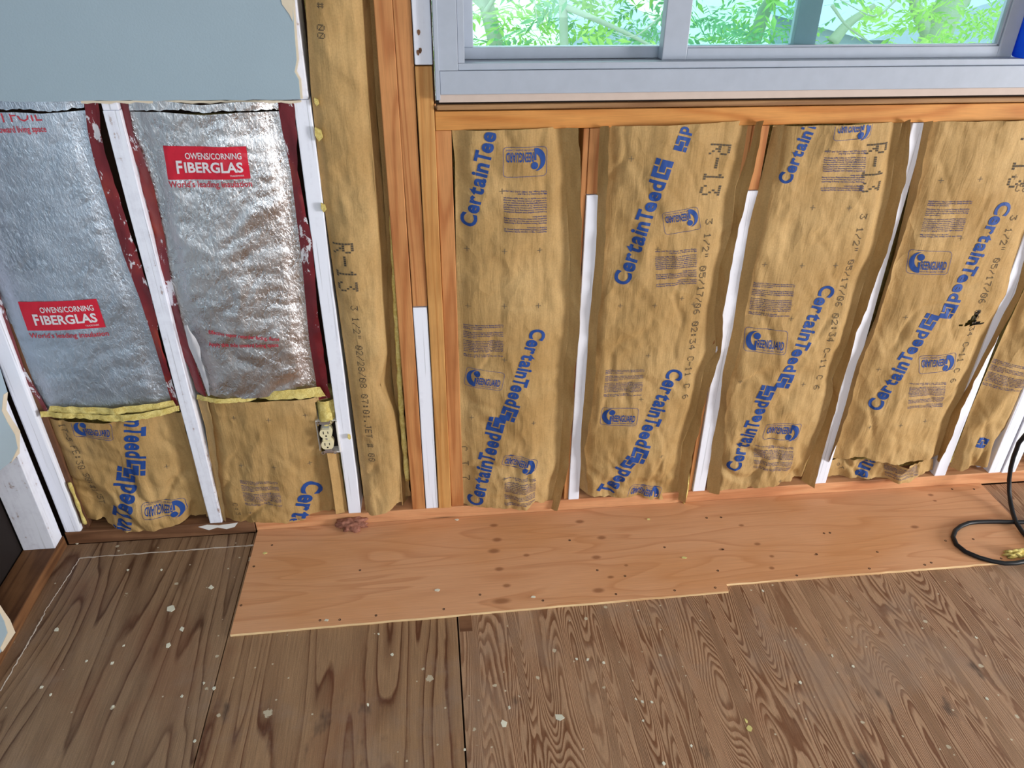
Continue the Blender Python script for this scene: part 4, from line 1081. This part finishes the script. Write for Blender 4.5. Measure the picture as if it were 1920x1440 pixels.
# ------------------------------------------------------------------ black cord
def fz(px, py, z): x, y = FL(px, py, z); return (x, y, z)
c1 = [(2.06, -.05, 1.25), (1.97, -.07, .7), (*[W(1935, 800, -.09)[0]], -.09, W(1935, 800, -.09)[1]), (W(1905,845,-.085)[0], -.085, W(1905,845,-.085)[1]), (W(1893,890,-.09)[0], -.09, W(1893,890,-.09)[1]),
      fz(1893, 930, .035), fz(1899, 962, .012), fz(1908, 985, .010), fz(1922, 1003, .007), fz(1950, 1030, .0068), fz(2010, 1075, .0068), (2.3, -.62, .0), (2.9, -.8, -.001)]
c2 = [(2.9, -.45, -.001), (2.3, -.22, .0), fz(2010, 975, .0068), fz(1925, 979, .0068), fz(1860, 978, .0068), fz(1815, 981, .0068), fz(1791, 995, .0068), fz(1788, 1012, .0068), fz(1803, 1030, .0068), fz(1835, 1045, .0068), fz(1880, 1056, .0068), fz(1915, 1054, .0068), fz(1960, 1040, .0068), fz(2030, 1010, .0068), (2.45, -.30, .0), (2.9, -.55, -.001)]
tag(mesh('power_cord', *tube(spline(c1, 70), .0066, 10), CORD, smooth=True), 'black cord hanging down past the white corner studs at right edge', 'cord')
tag(mesh('power_cord', *tube(spline(c2, 90), .0066, 10), CORD, smooth=True), 'black cord loop lying on the new plywood at right edge', 'cord')

# ------------------------------------------------------------------ loose bits
def lump(name, c, rx, ry, rz, mat, seed, n=3, amp=.45):
    bm = bmesh.new(); bmesh.ops.create_icosphere(bm, subdivisions=n, radius=1)
    for v in bm.verts:
        d = v.co; q = 1+amp*float(perlin(d.x*2.3+seed, d.y*2.3+d.z*1.7, seed))+amp*.5*float(perlin(d.x*6+seed, d.y*6-d.z*5, seed+1))
        v.co = Vector((d.x*rx*q, d.y*ry*q, max(-rz*.55, d.z*rz*q)))
    bm.verts.index_update(); V = np.array([tuple(v.co) for v in bm.verts]); V[:,2] -= V[:,2].min(); V += np.array(c)
    Fc = [[v.index for v in f_.verts] for f_ in bm.faces]; bm.free()
    return mesh(name, V, Fc, mat, None, c, smooth=True)
x, y = FL(661, 985); tag(lump('fiber_wad', (x, y-.004, 0), .046, .026, .018, PINKF, 3, 4), 'brown-pink wad of old insulation at the plate foot', 'wad')
x, y = FL(1905, 1040); tag(lump('fiber_scrap', (x, y, 0), .034, .014, .012, FIBER, 9, 4, .7), 'yellow fiberglass scrap beside the cord loop', 'scrap')
CHIP = flat('white_paint_chip', srgb(226, 224, 206), .8); CHIPY = flat('yellowish_chip', srgb(224, 214, 140), .9)
def chip(px, py, s, mat, label, group, seed, z=FZ, elong=1.0):
    rs = random.Random(seed); x, y = FL(px, py, z); a0 = rs.uniform(0, 6.28); n = rs.choice((4, 5, 6)); q = s*.00085
    pts = []
    for i in range(n):
        t = a0+2*math.pi*i/n+rs.uniform(-.25, .25); rr = q*rs.uniform(.65, 1.15); pts.append((x+rr*math.cos(t)*elong, y+rr*math.sin(t)*1.25))
    V, Fc = prism(pts, z+.0002, z+.0016, 'z'); V = np.array(V); V[:,2] += (V[:,0]-x)*rs.uniform(-.12, .12)
    V[:,2] += max(0, z+.0001-V[:,2].min())
    return tag(mesh('paint_chip', V, Fc, mat), label, 'chip', group)
chip(321, 1141, 13, CHIP, 'largest squarish white paint chip on the left floor sheet', None, 5)
chip(396, 1102, 9, CHIP, 'round cream paint chip left of the plywood strip', None, 6)
chip(341, 1179, 10, CHIP, 'cream paint chip just below the squarish white chip', None, 7)
chip(315, 1211, 9, CHIP, 'cream paint chip with two below the squarish white chip', None, 8)
chip(944, 1358, 10, CHIP, 'bright white paint chip right of the long floor seam', None, 9)
chip(1048, 1346, 9, CHIP, 'slender white chip in the lower middle of the floor', None, 10, elong=1.7)
chip(1405, 1366, 8, CHIPY, 'yellowish chip at the lower right of the floor', None, 11)
chip(1399, 1352, 6, CHIPY, 'small yellowish sliver above the yellowish chip', None, 12, elong=.6)
chip(107, 1181, 7, CHIP, 'triangular pale chip near the left white ridge', None, 13)
small = [(162,1240),(211,1244),(212,1325),(365,1390),(212,1451-20),(78,1289),(95,1303),(401,1291),(341,1306),(303,1069),(240,1069),(145,1019),(382,1281),(232,1211),(955,1327),(1204,1316),(1222,1317),(1132,1243),(1102,1237),(1081,1236),(1206,1352),(1245,1432),(1192,1311),(1296,1399),(1500,1280),(1430,1108),(1560,1230),(1600,1250),(1850,1310),(1830,1196),(710,1189),(735,1228),(690,1322),(871,1406)]
for i, (a, b) in enumerate(small):
    if b < 1436: chip(a, b, 3.8+1.6*((i*37) % 10)/10, CHIP, 'tiny pale paint chip lying on the old plywood floor', 'tiny chips on the old floor', 40+i)
for i, (a, b) in enumerate(((857,975), (1216,974), (820,1107), (497,1037), (612,1163), (1283,1046), (1000,1120))):
    chip(a, b, 4.5, CHIPY if i % 2 else CHIP, 'tiny shaving lying on the new plywood strip', 'shavings on the plywood strip', 90+i, 0.0, 2.0)

# ------------------------------------------------------------------ outdoors
GZ = -3.0
tag(box('ground', -30, 40, .6, 60, GZ-.1, GZ, GROUND), kind='structure')
def leaf_sprig(rs, n=4):
    """compound leaf: a rachis with opposite pointed leaflets; local coords, drooping along +x"""
    V = []; Fc = []
    def leaflet(o, ang, L, w, droop):
        c, s_ = math.cos(ang), math.sin(ang); b = len(V)
        for (a, q, h) in ((0, 0, 0), (.4, w, -.12*droop), (1.0, 0, -.45*droop), (.4, -w, -.12*droop)):
            a *= L; V.append((o[0]+a*c-q*s_, o[1]+a*s_+q*c, o[2]+h*L))
        Fc.append([b, b+1, b+2]); Fc.append([b, b+2, b+3])
    Ls = .26
    for i in range(n):
        t = .25+.7*i/n; o = (Ls*t, 0, -.10*t*t)
        for sg in (-1, 1): leaflet(o, sg*rs.uniform(.75, 1.15), rs.uniform(.065, .095), rs.uniform(.011, .017), rs.uniform(.2, 1))
    leaflet((Ls, 0, -.10), rs.uniform(-.2, .2), .09, .015, .8)
    b = len(V); V += [(0, .0015, 0), (0, -.0015, 0), (Ls, .001, -.10), (Ls, -.001, -.10)]; Fc.append([b, b+1, b+3, b+2])
    return np.array(V), Fc
rs = random.Random(3)
SPR = [leaf_sprig(rs) for _ in range(5)]
def rotm(rs):
    a, b, c = rs.uniform(0, 6.28), rs.uniform(-.7, .5), rs.uniform(-1, 1)
    return (Matrix.Rotation(a, 3, 'Z') @ Matrix.Rotation(b, 3, 'Y') @ Matrix.Rotation(c, 3, 'X'))
def tree(label, trunk, rad, limbs, vol, n_ind, n_stuff, seed, mat):
    rs = random.Random(seed)
    base = (trunk[0][0], trunk[0][1], GZ)
    r = empty('tree', base, label, 'tree')
    P = spline(trunk, 24); mesh('trunk', *tube(P, list(np.linspace(rad*1.25, rad*.75, 24)), 12), BARK, r, smooth=True)
    for (pp, ra) in limbs:
        Q = spline(pp, 14); mesh('branch', *tube(Q, list(np.linspace(ra, ra*.35, 14)), 7), BARK, r, smooth=True)
    (x0, x1, y0, y1, z0, z1) = vol
    meshes = []
    for i, (V, Fc) in enumerate(SPR):
        me = bpy.data.meshes.new('leaf_sprig'); me.from_pydata(V.tolist(), [], Fc); me.materials.append(mat); meshes.append(me)
    cl = [(rs.uniform(x0, x1), rs.uniform(y0, y1), rs.uniform(z0, z1)) for _ in range(26)]
    def spot():
        c = rs.choice(cl); return (c[0]+rs.gauss(0, .28), c[1]+rs.gauss(0, .22), c[2]+rs.gauss(0, .2))
    for i in range(n_ind):
        o = bpy.data.objects.new('leaf_sprig', meshes[i % 5]); COL.objects.link(o); o.parent = r
        p = spot(); o.location = Vector(p)-Vector(base); o.rotation_euler = rotm(rs).to_euler(); o.scale = [rs.uniform(.8, 1.3)]*3
    parts = []
    Vs = []; Fs = []; off = 0
    for i in range(n_stuff):
        V, Fc = SPR[i % 5]; M = np.array(rotm(rs))*rs.uniform(.8, 1.3); p = np.array(spot())
        Vs.append(V @ M.T+p); Fs += [[q+off for q in f_] for f_ in Fc]; off += len(V)
    o = mesh('foliage', np.vstack(Vs), Fs, mat, r); o['kind'] = 'stuff'
    return r
def out(px, py, Y): x, z = W(px, py, Y); return (x, Y, z)
def trunkline(p0, p1, Y):
    a = np.array(out(*p0, Y)); b = np.array(out(*p1, Y)); d = (a-b)/(a[2]-b[2])   # a above b
    lo = b+d*(GZ-b[2])*.6; lo[2] = GZ; hi = a+d*2.6; return [tuple(lo), tuple(b), tuple(a), tuple(hi)]
tree('pale leaning tree trunk with bright leaves behind left window pane', trunkline((897,0), (930,84), 4.2), .055,
     [([out(905,30,4.2), out(940,-20,4.0), out(990,-70,4.1)], .02)], (.1, 2.0, 3.6, 5.4, .2, 2.4), 70, 420, 21, LEAF)
tree('upright pale tree trunk with a drooping limb behind left window pane', trunkline((1055,0), (1058,84), 3.6), .030,
     [([out(1058,12,3.6), out(1120,38,3.5), out(1190,70,3.5), out(1260,110,3.4)], .022), ([out(1240,30,3.0), out(1190,68,3.0), out(1150,60,3.1)], .006),
      ([out(1000,-20,3.2), out(1010,45,3.2), out(1030,20,3.2)], .004)], (.3, 2.0, 3.4, 4.8, .1, 2.4), 60, 150, 22, LEAFD)
tree('thick forked pale tree behind the right window pane', trunkline((1790,0), (1748,84), 5.0), .13,
     [([out(1745,70,5.0), out(1720,20,5.0), out(1700,-60,5.0)], .07), ([out(1560,10,3.6), out(1590,50,3.6), out(1640,85,3.6)], .012), ([out(1680,0,3.4), out(1640,30,3.4), out(1575,0,3.4)], .007)],
     (2.6, 5.4, 3.2, 6.2, -.2, 2.4), 90, 520, 23, LEAF)
tree('slender leaning tree behind the middle window stile', trunkline((1450,0), (1412,84), 5.2), .06, [([out(1560,80,4.5), out(1590,45,4.5), out(1640,10,4.5)], .05)],
     (1.6, 3.2, 4.4, 6.4, -.3, 2.2), 60, 420, 24, LEAFD)
# neighbouring house far behind the trees
hb = empty('house', (6, 15, GZ), 'pale neighbouring house with grey-blue roof behind the trees', 'house')
mesh('wall', *box_vf(-14, 26, 17, 22, GZ, 4.0), HOUSEW, hb)
def rf(px0_, px1_, py_t, py_b, Y): 
    a = out(px0_, py_b, Y); b = out(px1_, py_b, Y); return a, b
a = np.array(out(1062, 76, 11)); b = np.array(out(1135, 50, 11)); c = np.array(out(1250, 58, 11)); 
mesh('roof', [tuple(a), tuple(b), tuple(c), (c[0], 11, GZ+1.2), (a[0], 11, GZ+1.2), *[(q[0], 14.5, q[2]+.25) for q in (a, b, c)]], [[0,1,2,3,4],[0,5,6,1],[1,6,7,2]], ROOFM, hb)
a = out(1680, 22, 9); b = out(1880, 52, 9)
mesh('roof', *join(box_vf(a[0], b[0]+2, 9, 13, b[2]-1.2, b[2]-.15), prism([(a[0]-.3, b[2]-.15), (b[0]+2.3, b[2]-.15), ((a[0]+b[0])/2+1, a[2]+.25)], 9, 13, 'y')), ROOFM, hb)
